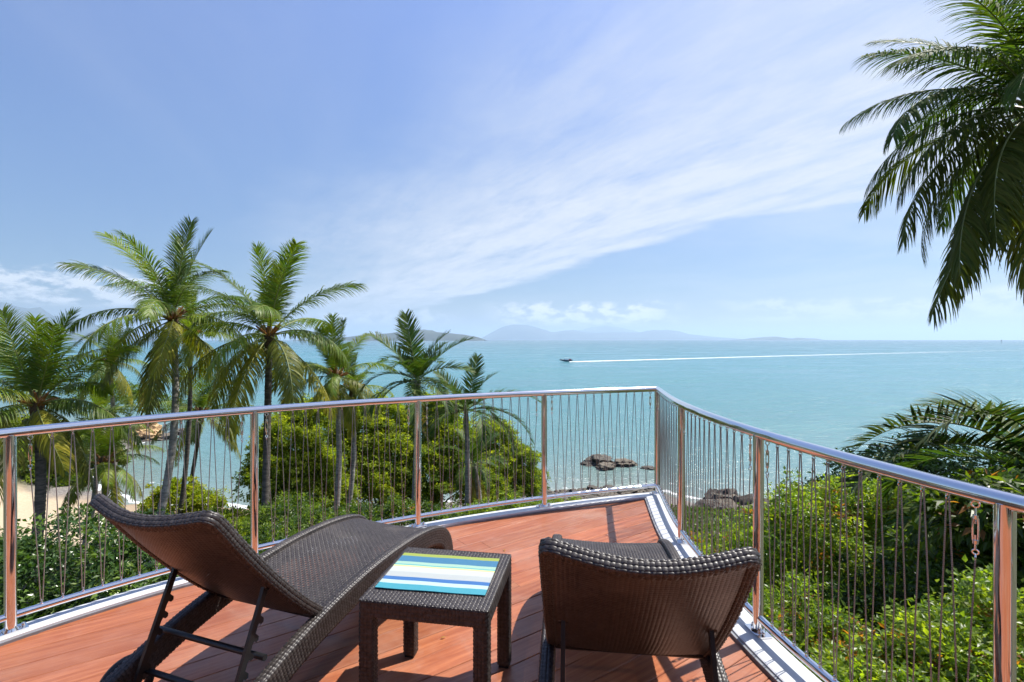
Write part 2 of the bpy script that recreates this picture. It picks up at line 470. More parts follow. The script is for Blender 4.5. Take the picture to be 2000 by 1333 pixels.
def m_sea():
    m, h, o = mat('turquoise_sea')
    geo = h.n('ShaderNodeNewGeometry'); pos = geo.outputs['Position']
    sp = h.n('ShaderNodeSeparateXYZ'); h.link(pos, sp.inputs[0])
    sh = h.n('ShaderNodeAttribute', attribute_name='shore').outputs['Fac']
    # streaks of current: long patches across the view
    stv = h.n('ShaderNodeVectorMath', operation='MULTIPLY'); h.link(pos, stv.inputs[0]); stv.inputs[1].default_value = (.0016, .008, 0)
    cur = h.noise(stv.outputs[0], 1.0, 5, .6, .5)
    lg = h.m('LOGARITHM', h.m('MAXIMUM', h.m('ADD', sh, h.m('MULTIPLY', h.m('SUBTRACT', cur, .5), h.m('MULTIPLY', sh, .9))), 1.0), 10.0)
    col = h.ramp(h.m('DIVIDE', lg, 4.6), [(0, (.22, .245, .21)), (.2, (.15, .22, .205)), (.30, (.098, .205, .205)), (.42, (.058, .195, .208)), (.55, (.036, .180, .215)), (.68, (.028, .138, .172)), (.80, (.026, .098, .130)), (1.0, (.024, .072, .10))])
    gust = h.noise(h.comb(h.m('MULTIPLY', sp.outputs[0], .012), h.m('MULTIPLY', sp.outputs[1], .03), 0), 1.0, 5, .6, .8)
    col = h.mix(h.m('MULTIPLY', h.ss(gust, .42, .72), .30), col, (.11, .24, .24))
    # water waves
    wv = h.n('ShaderNodeVectorMath', operation='MULTIPLY'); h.link(pos, wv.inputs[0]); wv.inputs[1].default_value = (.55, 1.0, 1.0)
    w1 = h.noise(wv.outputs[0], .55, 6, .62, .3)
    w2 = h.noise(wv.outputs[0], .09, 4, .55, .3)
    w3 = h.noise(wv.outputs[0], 2.2, 4, .6, .2)
    hgt = h.m('ADD', h.m('ADD', h.m('MULTIPLY', w1, .50), h.m('MULTIPLY', w2, 1.3)), h.m('MULTIPLY', w3, .12))
    b = bump(h, hgt, 1.0, 1.1)
    # foam by the shore
    fn = h.noise(pos, 1.3, 7, .7, .6); fn2 = h.noise(pos, .16, 3, .5)
    d = h.m('ADD', sh, h.m('MULTIPLY', h.m('SUBTRACT', fn2, .5), 7.))
    line1 = h.m('SUBTRACT', 1.0, h.ss(h.m('ABSOLUTE', h.m('SUBTRACT', d, 1.0)), .1, .8))
    line2 = h.m('SUBTRACT', 1.0, h.ss(h.m('ABSOLUTE', h.m('SUBTRACT', d, 5.2)), .2, .9))
    line3 = h.m('MULTIPLY', h.m('SUBTRACT', 1.0, h.ss(sh, 1.5, 9.)), .42)
    fm = h.m('MAXIMUM', h.m('MAXIMUM', line1, h.m('MULTIPLY', line2, .5)), line3)
    foam = h.ss(h.m('ADD', h.m('MULTIPLY', fm, .55), fn), .80, .98)
    col = h.mix(foam, col, (.78, .80, .80))
    p = principled(h, o, Base_Color=col, Roughness=h.m('ADD', h.mr(gust, .35, .7, .12, .30), h.m('MULTIPLY', foam, .5)), IOR=1.33)
    h.link(b, p.inputs['Normal'])
    return m
SEA = m_sea()
sx = np.concatenate([-np.geomspace(90000, 150, 16), np.arange(-120, 121, 1.6), np.geomspace(150, 90000, 16)])
sy = np.concatenate([[10, 20, 28], np.arange(33, 150, 1.6), np.geomspace(160, 90000, 30)])
sea = link('sea', grid_mesh('sea', sx, sy, lambda X, Y: np.full(X.shape, SEA_Z), [SEA],
                           {'shore': lambda X, Y: (Y - shore_y(X))}))
tag(sea, kind='structure')

# far islands: ridges with real depth
def m_hill(name, a, b):
    m, h, o = mat(name)
    c = objc(h)
    n = h.noise(c, .0025, 7, .65)
    principled(h, o, Base_Color=h.mix(h.ss(n, .35, .65), a, b), Roughness=.95)
    return m
HILL = m_hill('forested_island', (.035, .048, .042), (.062, .075, .055))
HZ = 664.5
def hill(name, outline, dist, depth, seed):
    xs_px = np.array([p[0] for p in outline], float); ys_px = np.array([p[1] for p in outline], float)
    n, k = 70, 17
    px = np.linspace(xs_px[0], xs_px[-1], n)
    top = (HZ - np.interp(px, xs_px, ys_px)) / 1000 * dist
    top = top * (1 + .07 * fbm(px * .03, px * 0, 1.0, seed, 4))
    X = (px - 1000) / 1000 * dist
    V = []
    for j in range(k):
        t = j / (k - 1) * 2 - 1
        prof = math.cos(t * math.pi / 2) ** .8
        yy = dist + t * depth
        wob = fbm(X / dist * 25, np.full(n, t * 2.), 1., seed + 5, 4)
        z = SEA_Z - 6 + (top + 8 - SEA_Z * 0) * prof * (1 + (.22 * wob if abs(t) > .1 else 0)) * 1.0
        V.append(np.stack([X * (yy / dist) ** .0, np.full(n, yy) + wob * depth * .15, z], -1))
    V = np.array(V).reshape(-1, 3)
    i = np.arange(n * k).reshape(k, n)
    f = np.stack([i[:-1, :-1], i[:-1, 1:], i[1:, 1:], i[1:, :-1]], -1).reshape(-1, 4)
    o = link(name, mesh_np(name, V, f, np.full(len(f), 4), [HILL]))
    tag(o, kind='structure')
hill('near_island', [(600, 663), (680, 658), (720, 654), (770, 651), (790, 648), (810, 645.5), (835, 645), (855, 650), (880, 652), (905, 652.5), (930, 657), (948, 663.5)], 9000, 700, 1.2)
hill('far_island', [(935, 664), (952, 655), (970, 645), (985, 638), (1000, 635), (1030, 635.5), (1052, 640), (1066, 646), (1078, 650), (1100, 647), (1130, 647), (1165, 651), (1200, 649.5), (1240, 650), (1270, 647), (1300, 644), (1318, 646), (1340, 652), (1370, 656), (1400, 659), (1430, 661), (1445, 664)], 33000, 1900, 2.7)
hill('distant_ridge', [(1100, 664), (1130, 645), (1160, 641), (1190, 639), (1215, 641), (1245, 648), (1280, 664)], 45000, 1900, 6.1)
hill('low_island', [(1440, 664), (1465, 661.5), (1490, 658.5), (1510, 657.5), (1535, 660.5), (1555, 662), (1563, 660), (1575, 661.5), (1583, 661), (1592, 664)], 20000, 900, 4.4)
hill('mainland_mountains', [(-900, 640), (-600, 600), (-400, 575), (-250, 610), (-120, 590), (-40, 596), (10, 597), (40, 604), (65, 613), (95, 618), (130, 621), (170, 630), (210, 648), (235, 664)], 16000, 1800, 8.8)
hill('mainland_foothills', [(-500, 640), (-200, 640), (-60, 645), (0, 641), (40, 640), (70, 646), (110, 652), (160, 655), (200, 664)], 11000, 900, 9.9)

# ------------------------------------------------------------------ haze: real air
def build_haze():
    m = bpy.data.materials.new('haze_air'); m.use_nodes = True
    m.node_tree.nodes.clear(); h = NG(m.node_tree)
    out = h.n('ShaderNodeOutputMaterial')
    v = h.n('ShaderNodeVolumePrincipled')
    v.inputs['Color'].default_value = (.64, .81, 1.0, 1)
    v.inputs['Density'].default_value = 4.6e-5
    v.inputs['Anisotropy'].default_value = .25
    h.link(v.outputs[0], out.inputs['Volume'])
    mb = MB(); mb.box((0, 20000, 645), (190000, 200000, 2 * 675)); mb.v = [(x, y, max(z, -31.0)) for x, y, z in mb.v]
    o = mb.build('haze', [m], smooth=False)
    tag(o, kind='stuff')
    try: m.volume_intersection_method = 'FAST'
    except Exception: pass
    m.cycles.homogeneous_volume = True
build_haze()
HAZE_TOP = 1245

# ------------------------------------------------------------------ deck
LP = [(-3.50, -2.1), (-3.52, -.9), (-3.42, .25), (-3.12, 1.48), (-2.53, 2.58), (-1.72, 3.417), (-.743, 4.04), (.285, 4.52), (1.39, 4.90)]
RP = [(1.39, 4.90), (1.235, 3.73), (1.24, 2.575), (1.445, 1.50), (1.86, .48), (2.35, -.9), (2.7, -2.1)]
LP2 = LP + [(LP[-1][0] + 1.17 * math.cos(R(11)), LP[-1][1] + 1.17 * math.sin(R(11)))]
LC = catmull(LP2, 12)[:12 * (len(LP) - 1) + 1]; RC = catmull(RP, 12)
def offset(C, d):
    t = np.gradient(C, axis=0); t = norm(t); n = np.stack([-t[:, 1], t[:, 0]], -1)
    return C + n * d
BD = R(35.5); BDV = np.array([math.cos(BD), math.sin(BD)]); BNV = np.array([-math.sin(BD), math.cos(BD)])
def corner_join(A, B):
    """cut two offset lines where they cross near the corner"""
    best = None
    for i in range(len(A) - 1):
        for j in range(len(B) - 1):
            p, r = A[i], A[i + 1] - A[i]; q2, s = B[j], B[j + 1] - B[j]
            cr = r[0] * s[1] - r[1] * s[0]
            if abs(cr) < 1e-12: continue
            w = q2 - p
            t = (w[0] * s[1] - w[1] * s[0]) / cr; u = (w[0] * r[1] - w[1] * r[0]) / cr
            ext_t = 1.0 if i < len(A) - 2 else 30; ext_u = 0.0 if j > 0 else -30
            if -1e-9 <= t <= ext_t and ext_u <= u <= 1 + 1e-9: best = (i, j, p + r * t)
    i, j, c = best
    return np.vstack([A[:i + 1], [c]]), np.vstack([[c], B[j + 1:]])
# LC runs left to right: inward is the right-hand side (negative offset); RC runs from the corner back: inward is the right-hand side too
inL, inR = corner_join(offset(LC, -.062), offset(RC, -.115))
outL, outR = corner_join(offset(LC, .055), offset(RC, .050))
poly = np.vstack([inL, inR[1:]])
def line_intervals(c):
    s = []
    P = poly; n = len(P)
    for i in range(n):
        a, b = P[i], P[(i + 1) % n]
        ca, cb = a @ BNV - c, b @ BNV - c
        if (ca > 0) != (cb > 0):
            t = ca / (ca - cb); s.append(float((a + (b - a) * t) @ BDV))
    s.sort()
    return [(s[i], s[i + 1]) for i in range(0, len(s) - 1, 2)]
deck = empty('deck', (0, 0, 0)); tag(deck, kind='structure')
rng = random.Random(5)
cmin, cmax = min(poly @ BNV), max(poly @ BNV)
PITCH = .1465; BW = .1438
c = cmin + .03
nb = 0
while c < cmax:
    lat = [0, .003, BW * .33, BW * .66, BW - .003, BW]
    drop = [.003, 0, 0, 0, 0, .003]
    ivs = [line_intervals(c + a) for a in lat]
    ivs = [iv if iv else None for iv in ivs]
    ok = [k for k in range(6) if ivs[k]]
    if len(ok) >= 2:
        iv = [(max(ivs[k], key=lambda q: q[1] - q[0]) if ivs[k] else None) for k in range(6)]
        ks = [k for k in range(6) if iv[k]]
        smin = min(iv[k][0] for k in ks); smax = max(iv[k][1] for k in ks)
        cuts = [smin - 1]; s0 = smin + rng.uniform(1.0, 4.2)
        while s0 < smax - .5: cuts.append(s0); s0 += rng.uniform(3.2, 4.8)
        cuts.append(smax + 1)
        for a0, a1 in zip(cuts[:-1], cuts[1:]):
            rows = []
            for k in ks:
                lo = max(iv[k][0], a0 + .0006); hi = min(iv[k][1], a1 - .0006)
                if hi <= lo: hi = lo + .0004
                rows.append((k, lo, hi))
            if max(r_[2] - r_[1] for r_ in rows) < .02: continue
            mb = MB(); V = []; zj = rng.uniform(-.0008, .0008)
            for k, lo, hi in rows:
                for s_ in (lo, hi):
                    p = BNV * (c + lat[k]) + BDV * s_
                    V.append((p[0], p[1], -drop[k] + zj))
            m_ = len(rows)
            bot = [(V[0][0], V[0][1], -.022), (V[1][0], V[1][1], -.022), (V[2 * m_ - 2][0], V[2 * m_ - 2][1], -.022), (V[2 * m_ - 1][0], V[2 * m_ - 1][1], -.022)]
            F = [(2 * i, 2 * i + 1, 2 * i + 3, 2 * i + 2) for i in range(m_ - 1)]
            b0 = 2 * m_
            F += [(0, b0, b0 + 1, 1), (2 * m_ - 2, 2 * m_ - 1, b0 + 3, b0 + 2)]
            mb.add(V + bot, F)
            mb.build('board', DECK, deck, smooth=False); nb += 1
    c += PITCH
# joists and dark void below
mb = MB()
P0 = [(float(p[0]), float(p[1])) for p in np.vstack([offset(LC, .02)[::3], offset(RC, .02)[::3]])]
mb.prism(P0, -.20, -.026, lambda a, b, d: (a, b, d))
o = mb.build('deck_frame', m_plain('dark_deck_framing', (.05, .032, .022), .8), deck, smooth=False)

def edging(name, inner, outer, z0, z1, parent):
    n = 80
    def res(C):
        d = np.r_[0, np.cumsum(np.linalg.norm(np.diff(C, axis=0), axis=1))]; t = np.linspace(0, d[-1], n)
        return np.stack([np.interp(t, d, C[:, 0]), np.interp(t, d, C[:, 1])], -1)
    A, B = res(inner), res(outer)
    V, F = [], []
    prof = [(0.0, z0), (0.0, z1 - .003), (.035, z1), (.965, z1), (1.0, z1 - .003), (1.0, -.16)]
    k = len(prof)
    for i in range(n):
        for t, z in prof:
            p = A[i] + (B[i] - A[i]) * t; V.append((p[0], p[1], z))
    for i in range(n - 1):
        for j in range(k - 1):
            F.append((i * k + j, i * k + j + 1, (i + 1) * k + j + 1, (i + 1) * k + j))
    F.append(tuple(range(k))); F.append(tuple((n - 1) * k + j for j in range(k))[::-1])
    mb = MB(); mb.add(V, F)
    o = mb.build(name, WHITE, parent, angle=25)
    return o
KERB = .028
edging('edge_trim', inL, outL, -.03, KERB, deck)
edging('edge_trim', inR, outR, -.03, KERB, deck)
# grey rubbing strip along the inner edge of the wide trim
GREYM = m_plain('grey_seal_strip', (.20, .21, .23), .5)
def strip(C, d0, d1, z0, z1, name, parent, m_):
    A, B = C
    pts0 = offset(A, d0); pts1 = offset(A, d1); n = len(A)
    V = []; F = []
    for a, b in zip(pts0, pts1): V += [(a[0], a[1], z0), (a[0], a[1], z1), (b[0], b[1], z1), (b[0], b[1], z0)]
    for i in range(n - 1):
        for j in range(3): F.append((4 * i + j, 4 * i + j + 1, 4 * i + j + 5, 4 * i + j + 4))
    mb = MB(); mb.add(V, F); return mb.build(name, m_, parent, angle=25)
strip((inR, None), -.016, -.0005, -.01, .018, 'seal_strip', deck, GREYM)
strip((inL, None), -.008, -.0005, -.01, .014, 'seal_strip', deck, GREYM)

# the front of the house behind the viewer, which the polished posts mirror
TIMBER = m_plain('brown_stained_timber', (.20, .085, .045), .5, nscale=3, var=.35)
DOORG = m_plain('dark_door_glass', (.012, .013, .015), .06)
hw = empty('house_wall', (0, -2.35, 0)); tag(hw, kind='structure')
for x0, x1 in ((-7, -3.3), (-.5, .1), (3.0, 7.5)):
    mb = MB(); mb.box(((x0 + x1) / 2, -.1, 1.35), (x1 - x0, .2, 3.1)); mb.build('wall_panel', TIMBER, hw, smooth=False)
for x0, x1 in ((-3.3, -.5), (.1, 3.0)):
    mb = MB(); mb.box(((x0 + x1) / 2, -.12, 1.1), (x1 - x0 - .01, .05, 2.18)); mb.build('door_pane', DOORG, hw, smooth=False)
    mb = MB(); mb.box(((x0 + x1) / 2, -.1, 2.55), (x1 - x0 - .01, .18, .70)); mb.build('door_head', TIMBER, hw, smooth=False)
    for xx in (x0 + .04, (x0 + x1) / 2, x1 - .04):
        mb = MB(); mb.box((xx, -.05, 1.1), (.07, .06, 2.17)); mb.build('door_stile', WHITE, hw, smooth=False)
mb = MB(); mb.box((0, -1.4, 3.0), (15, 2.3, .14)); mb.build('eave', WHITE, hw, smooth=False)

# ------------------------------------------------------------------ railings
ZT, ZB = 1.03, .105
RT, RB = .0254, .0185
def resample(C, seglen):
    d = np.r_[0, np.cumsum(np.linalg.norm(np.diff(C, axis=0), axis=1))]
    return d
bolt_me = None
def post_mesh():
    mb = MB(); mb.tube([(0, 0, KERB + .008), (0, 0, ZT - .01)], RT, 28); return mb.mesh('post', STEEL)
def plate_mesh():
    mb = MB(); mb.box((0, 0, KERB + .0045), (.125, .075, .009)); mb.tube([(0, 0, KERB + .0085), (0, 0, KERB + .020)], [.036, .030], 24)
    return mb.mesh('base_plate', STEEL)
def bolt_mesh():
    mb = MB(); mb.tube([(0, 0, KERB + .009), (0, 0, KERB + .013)], .011, 16)
    mb.tube([(0, 0, KERB + .0128), (0, 0, KERB + .021), (0, 0, KERB + .026), (0, 0, KERB + .028)], [.0085, .0085, .006, .002], 12)
    return mb.mesh('bolt', STEEL)
def turnbuckle_mesh():
    mb = MB()      # hangs from z = 0 downwards, .19 long
    mb.ring((0, 0, -.012), .0095, .0028, 'Y', 14, 6)
    mb.tube([(0, 0, -.022), (0, 0, -.048)], .003, 8)
    mb.tube([(0, 0, -.045), (0, 0, -.056)], .0075, 10)
    for s in (-1, 1): mb.tube([(s * .0058, 0, -.054), (s * .0066, 0, -.075), (s * .0066, 0, -.105), (s * .0058, 0, -.124)], .0027, 8)
    mb.tube([(0, 0, -.122), (0, 0, -.133)], .0075, 10)
    mb.tube([(0, 0, -.131), (0, 0, -.152)], .003, 8)
    mb.tube([(0, 0, -.056), (0, 0, -.072)], .003, 8); mb.tube([(0, 0, -.106), (0, 0, -.122)], .003, 8)
    mb.ring((0, 0, -.159), .0075, .0024, 'Y', 12, 6)
    mb.ring((0, 0, -.174), .008, .0024, 'X', 12, 6)
    return mb.mesh('turnbuckle', STEEL)
def eyelet_mesh():
    mb = MB(); mb.tube([(0, 0, 0), (0, 0, .006)], .007, 10); mb.ring((0, 0, .0135), .0075, .0022, 'X', 12, 5)
    return mb.mesh('eyelet', STEEL)
ME_POST, ME_PLATE, ME_BOLT, ME_TB, ME_EYE = post_mesh(), plate_mesh(), bolt_mesh(), turnbuckle_mesh(), eyelet_mesh()
def railing(label, PTS, C, posts, bays, flip):
    root = empty('balustrade', (0, 0, 0), 0, label, 'railing')
    mb = MB(); mb.tube([(p[0], p[1], ZT) for p in C], RT, 24); top = mb.build('top_rail', STEEL, root)
    mb = MB(); mb.tube([(p[0], p[1], ZB) for p in C], RB, 20); bot = mb.build('bottom_rail', STEEL, root)
    for i in posts:
        k = i * 12; t = C[min(k + 1, len(C) - 1)] - C[max(k - 1, 0)]; a = math.atan2(t[1], t[0])
        p = link('post', ME_POST, root, (C[k][0], C[k][1], 0)); p.rotation_euler.z = a
        bp = link('base_plate', ME_PLATE, p)
        for sx_ in (-1, 1):
            b = link('bolt', ME_BOLT, p, (sx_ * .046, 0, 0))
    rg = random.Random(3 if flip else 4)
    for bnum in bays:
        seg = C[bnum * 12:(bnum + 1) * 12 + 1]
        d = np.r_[0, np.cumsum(np.linalg.norm(np.diff(seg, axis=0), axis=1))]; L = d[-1]
        def at(s): return np.array([np.interp(s, d, seg[:, 0]), np.interp(s, d, seg[:, 1])])
        def ang(s):
            v = at(min(s + .01, L)) - at(max(s - .01, 0)); return math.atan2(v[1], v[0])
        N = 12; s0, s1 = .075, L - .075; st = (s1 - s0) / N
        tops = [s0] + [s0 + st * k for k in range(1, N)] + [s1]
        bots = [s0 + st * (k + .5) for k in range(N)]
        for s_ in (tops[0], tops[-1]):
            p = at(s_); tb = link('turnbuckle', ME_TB, root, (p[0], p[1], ZT - RT + .002)); tb.rotation_euler.z = ang(s_) + rg.uniform(-.6, .6)
        for s_ in tops[1:-1]:
            p = at(s_); e = link('eyelet', ME_EYE, top, (p[0], p[1], ZT - RT + .003)); e.rotation_euler = (math.pi, 0, ang(s_))
        for s_ in bots:
            p = at(s_); e = link('eyelet', ME_EYE, bot, (p[0], p[1], ZB + RB - .003)); e.rotation_euler = (0, 0, ang(s_))
        for k in range(N):
            for side, tk in ((-1, k), (1, k + 1)):
                endt = tk in (0, N)
                sa = tops[tk] + (0 if endt else -side * .004); za = ZT - RT - (.178 if endt else .012)
                sb = bots[k] + side * .004; zb = ZB + RB + .012
                bow = -side * rg.uniform(.000, .004)
                pts = []
                for q_ in range(5):
                    t = q_ / 4; s_ = sa + (sb - sa) * t + bow * math.sin(math.pi * t); p = at(s_)
                    pts.append((p[0], p[1], za + (zb - za) * t))
                w = MB(); w.tube(pts, .0026, 6, cap=False); w.build('wire_strand', WIRE, root)
    return root
railing('curved steel balustrade on the beach side, passing behind the reclined lounger', LP, LC, [2, 3, 4, 5, 6, 7, 8], [3, 4, 5, 6, 7], False)
railing('inward-curving steel balustrade on the hedge side, running beside the second lounger', RP, RC, [1, 2, 3, 4], [0, 1, 2, 3], True)

# ------------------------------------------------------------------ woven surfaces (real strands, real gaps)
def weave(name, S, nu, nv, closed=False, wu=.90, wv=.90, amp=.0029, pair=True, parent=None, lift=0.0, mat_=None):
    """S(u, v) -> points, normals. Strands run along v at each of nu places, and along u at each of nv places."""
    V = []; F = []; base = 0
    def strands(n_str, n_cross, width, along_v, sgn, closed_long):
        nonlocal base
        M = 2 * n_cross
        kk = np.arange(M + (0 if closed_long else 1))
        i = np.arange(n_str)[:, None]; k = kk[None, :]
        par = ((i + (k - 1) // 2) % 2) * 2 - 1
        hgt = np.where(k % 2 == 1, par * sgn, 0.0) * amp
        ctr = (i + .5) / n_str + 0.0 * k; lon = k / M + 0.0 * i
        prof = [(-.5, -.25), (-.27, .45), (0, .0), (.27, .45), (.5, -.25)] if (pair and along_v) else [(-.5, -.35), (0, .45), (.5, -.35)]
        cols = []
        for a, hz in prof:
            c_ = ctr + a * width / n_str
            u, v = (c_, lon) if along_v else (lon, c_)
            P, N = S(u, v)
            cols.append(P + N * (hgt + hz * amp + lift)[..., None])
        G = np.stack(cols, 2)            # strand, along, profile, 3
        s, m_, p_ = G.shape[:3]
        idx = base + np.arange(s * m_ * p_).reshape(s, m_, p_)
        if closed_long: idx2 = np.concatenate([idx, idx[:, :1]], 1)
        else: idx2 = idx
        f = np.stack([idx2[:, :-1, :-1], idx2[:, :-1, 1:], idx2[:, 1:, 1:], idx2[:, 1:, :-1]], -1).reshape(-1, 4)
        V.append(G.reshape(-1, 3)); F.append(f); base += s * m_ * p_
    strands(nu, nv, wu, True, 1, False)
    strands(nv, nu, wv, False, -1, closed)
    V_ = np.concatenate(V); F_ = np.concatenate(F)
    o = link(name, mesh_np(name, V_, F_, np.full(len(F_), 4), [mat_ or WICKER]), parent)
    return o
def sweep_S(path, nrm, w, h, r=.012, closed=False):
    """tube of rounded-rectangle section swept along path; h along the normal, w across"""
    path = np.asarray(path, float); nrm = norm(np.asarray(nrm, float))
    d = np.r_[0, np.cumsum(np.linalg.norm(np.diff(path, axis=0), axis=1))]; L = d[-1]
    t = norm(np.gradient(path, axis=0)); nrm = norm(nrm - t * (t * nrm).sum(-1, keepdims=True)); bi = np.cross(t, nrm)
    # section outline by arc length
    pts, nn = [], []
    for cx, cy, a0 in ((w / 2 - r, h / 2 - r, 0), (-w / 2 + r, h / 2 - r, 90), (-w / 2 + r, -h / 2 + r, 180), (w / 2 - r, -h / 2 + r, 270)):
        for a in np.linspace(a0, a0 + 90, 5):
            pts.append((cx + r * math.cos(R(a)), cy + r * math.sin(R(a)))); nn.append((math.cos(R(a)), math.sin(R(a))))
    pts.append(pts[0]); nn.append(nn[0]); pts = np.array(pts); nn = np.array(nn)
    sd_ = np.r_[0, np.cumsum(np.linalg.norm(np.diff(pts, axis=0), axis=1))]; per = sd_[-1]
    def ip(x, xp, fp): return np.stack([np.interp(x, xp, fp[:, i]) for i in range(fp.shape[1])], -1)
    def S(u, v):
        u = np.mod(u, 1.0); v = np.clip(v, 0, 1)
        P = ip(v * L, d, path); N_ = norm(ip(v * L, d, nrm)); B_ = norm(ip(v * L, d, bi))
        s2 = ip(u * per, sd_, pts); n2 = norm(ip(u * per, sd_, nn))
        return P + B_ * s2[..., :1] + N_ * s2[..., 1:], norm(B_ * n2[..., :1] + N_ * n2[..., 1:])
    return S, per, L
def core_of(name, S, parent, nu=12, nv=40, inset=.003):
    u, v = np.meshgrid(np.arange(nu) / nu, np.linspace(0, 1, nv)); P, N = S(u, v); P = P - N * inset
    idx = np.arange(nu * nv).reshape(nv, nu); idx2 = np.concatenate([idx, idx[:, :1]], 1)
    f = np.stack([idx2[:-1, :-1], idx2[:-1, 1:], idx2[1:, 1:], idx2[1:, :-1]], -1).reshape(-1, 4)
    flat = list(f.ravel()) + list(idx[0]) + list(idx[-1][::-1]); sizes = [4] * len(f) + [nu, nu]
    return link(name, mesh_np(name, P.reshape(-1, 3), flat, sizes, [CORE]), parent)
PIT = .0148
def even(x): return max(4, int(round(x / 2)) * 2)
def woven_beam(name, path, nrm, w, h, parent, r=.012):
    S, per, L = sweep_S(path, nrm, w, h, r)
    o = weave(name, S, even(per / PIT), int(L / PIT), closed=True, parent=parent)
    core_of('frame_core', S, o)
    return o

# ------------------------------------------------------------------ sun loungers (local: x across, y towards the foot, z up)
def make_lounger(label):
    root = empty('sun_lounger', (0, 0, 0), 0, label, 'sun lounger', 'woven sun loungers on the deck')
    prof = [(-1.02, .0), (-.90, .03), (-.72, .11), (-.52, .20), (-.34, .275), (-.16, .335), (0, .372), (.2, .405), (.42, .425), (.62, .428), (.8, .418), (.95, .395), (1.06, .355), (1.13, .29), (1.165, .20), (1.175, .10), (1.178, 0)]
    C = catmull(prof, 6)
    t = norm(np.gradient(C, axis=0)); N2 = np.stack([-t[:, 1], t[:, 0]], -1)
    mid = C - N2 * .05
    for sx_ in (-1, 1):
        path = np.stack([np.full(len(C), sx_ * .297), mid[:, 0], np.maximum(mid[:, 1], .0)], -1)
        nrm = np.stack([np.zeros(len(C)), N2[:, 0], N2[:, 1]], -1)
        # leave out the samples squashed on the floor
        keep = mid[:, 1] > .012
        woven_beam('side_frame', path[keep], nrm[keep], .048, .105, root)
        fm = MB(); fm.box((sx_ * .297, 1.128, .008), (.05, .09, .016)); fm.build('foot_pad', BLACK, root)
    # seat
    sel = (C[:, 0] > .0) & (np.arange(len(C)) < len(C) - 8)
    sp_ = (C - N2 * .018)[sel]; sn = N2[sel]
    d = np.r_[0, np.cumsum(np.linalg.norm(np.diff(sp_, axis=0), axis=1))]; L = d[-1]
    def Sseat(u, v):
        x = (u - .5) * .548
        y = np.interp(v * L, d, sp_[:, 0]); z = np.interp(v * L, d, sp_[:, 1]); ny = np.interp(v * L, d, sn[:, 0]); nz = np.interp(v * L, d, sn[:, 1])
        sag = .012 * np.cos(np.pi * x / .55)
        return np.stack([x, y - ny * sag, z - nz * sag], -1), np.stack([0 * x, ny, nz], -1)
    weave('seat', Sseat, int(.548 / PIT), int(L / PIT), parent=root, wu=.86, wv=.78)
    for yy, zz_ in ((.02, .335), (.55, .375), (1.02, .325)):
        cb = MB(); cb.tube([(-.275, yy, zz_), (.275, yy, zz_)], .012, 10); cb.build('seat_bearer', BLACK, root)
    # backrest
    bp = [(.0, .372), (-.09, .452), (-.20, .565), (-.31, .690), (-.41, .815), (-.462, .885), (-.498, .925)]
    BC = catmull(bp, 6); bt = norm(np.gradient(BC, axis=0)); BN = np.stack([bt[:, 1], -bt[:, 0]], -1)
    bd = np.r_[0, np.cumsum(np.linalg.norm(np.diff(BC, axis=0), axis=1))]; BL = bd[-1]; HW = .280
    def bsurf(x, s, off=0.0):
        y = np.interp(s, bd, BC[:, 0]); z = np.interp(s, bd, BC[:, 1]); ny = np.interp(s, bd, BN[:, 0]); nz = np.interp(s, bd, BN[:, 1])
        dip = .052 * np.cos(np.pi * x / (2 * HW)) * (.25 + .75 * np.clip(s / BL, 0, 1)) - off
        return np.stack([x + 0 * s, y - ny * dip, z - nz * dip], -1), np.stack([0 * x + 0 * s, ny, nz], -1)
    def Sback(u, v):
        P_, N_ = bsurf((u - .5) * 2 * (HW + .003), v * (BL - .004) + .002, -.019)
        return P_, -N_
    weave('backrest', Sback, int(2 * HW / .0135), int(BL / .0115), parent=root, wu=1.10, wv=1.08, amp=.0013, pair=False)
    # woven border: down one side, over the top, down the other
    pth, nr = [], []
    def addp(x, s, off=-.004):
        P, N = bsurf(np.array(x, float), np.array(s, float), off); pth.append(P); nr.append(N)
    for s in np.linspace(.0, BL - .022, 14): addp(-HW, s)
    for a in np.linspace(0, 90, 4)[1:]: addp(-HW + .022 * (1 - math.cos(R(a))), BL - .022 + .022 * math.sin(R(a)))
    for x in np.linspace(-HW + .035, HW - .035, 24): addp(x, BL)
    for a in np.linspace(90, 0, 4)[:-1]: addp(HW - .022 * (1 - math.cos(R(a))), BL - .022 + .022 * math.sin(R(a)))
    for s in np.linspace(BL - .022, .0, 14): addp(HW, s)
    woven_beam('backrest_border', np.array(pth), np.array(nr), .034, .042, root, r=.007)
    bar = MB(); bar.tube([(-.27, -.005, .352), (.27, -.005, .352)], .013, 12); bar.build('hinge_bar', BLACK, root)
    # notched stays
    A = Vector((0, -.235, .575)); Bv = Vector((0, -.405, .165)); ax = (Bv - A); Ls = ax.length; ax.normalize(); perp = Vector((0, -ax.z, ax.y))
    if perp.y < 0: perp = -perp
    out = [(0, -.011), (0, .011)]
    s = .10
    for k in range(5):
        out += [(s, .011), (s + .010, .030), (s + .022, .034), (s + .030, .026), (s + .026, .014), (s + .038, .011)]
        s += .060
    out += [(Ls, .013), (Ls + .02, .006), (Ls + .02, -.006), (Ls, -.013)]
    out = out[::-1]
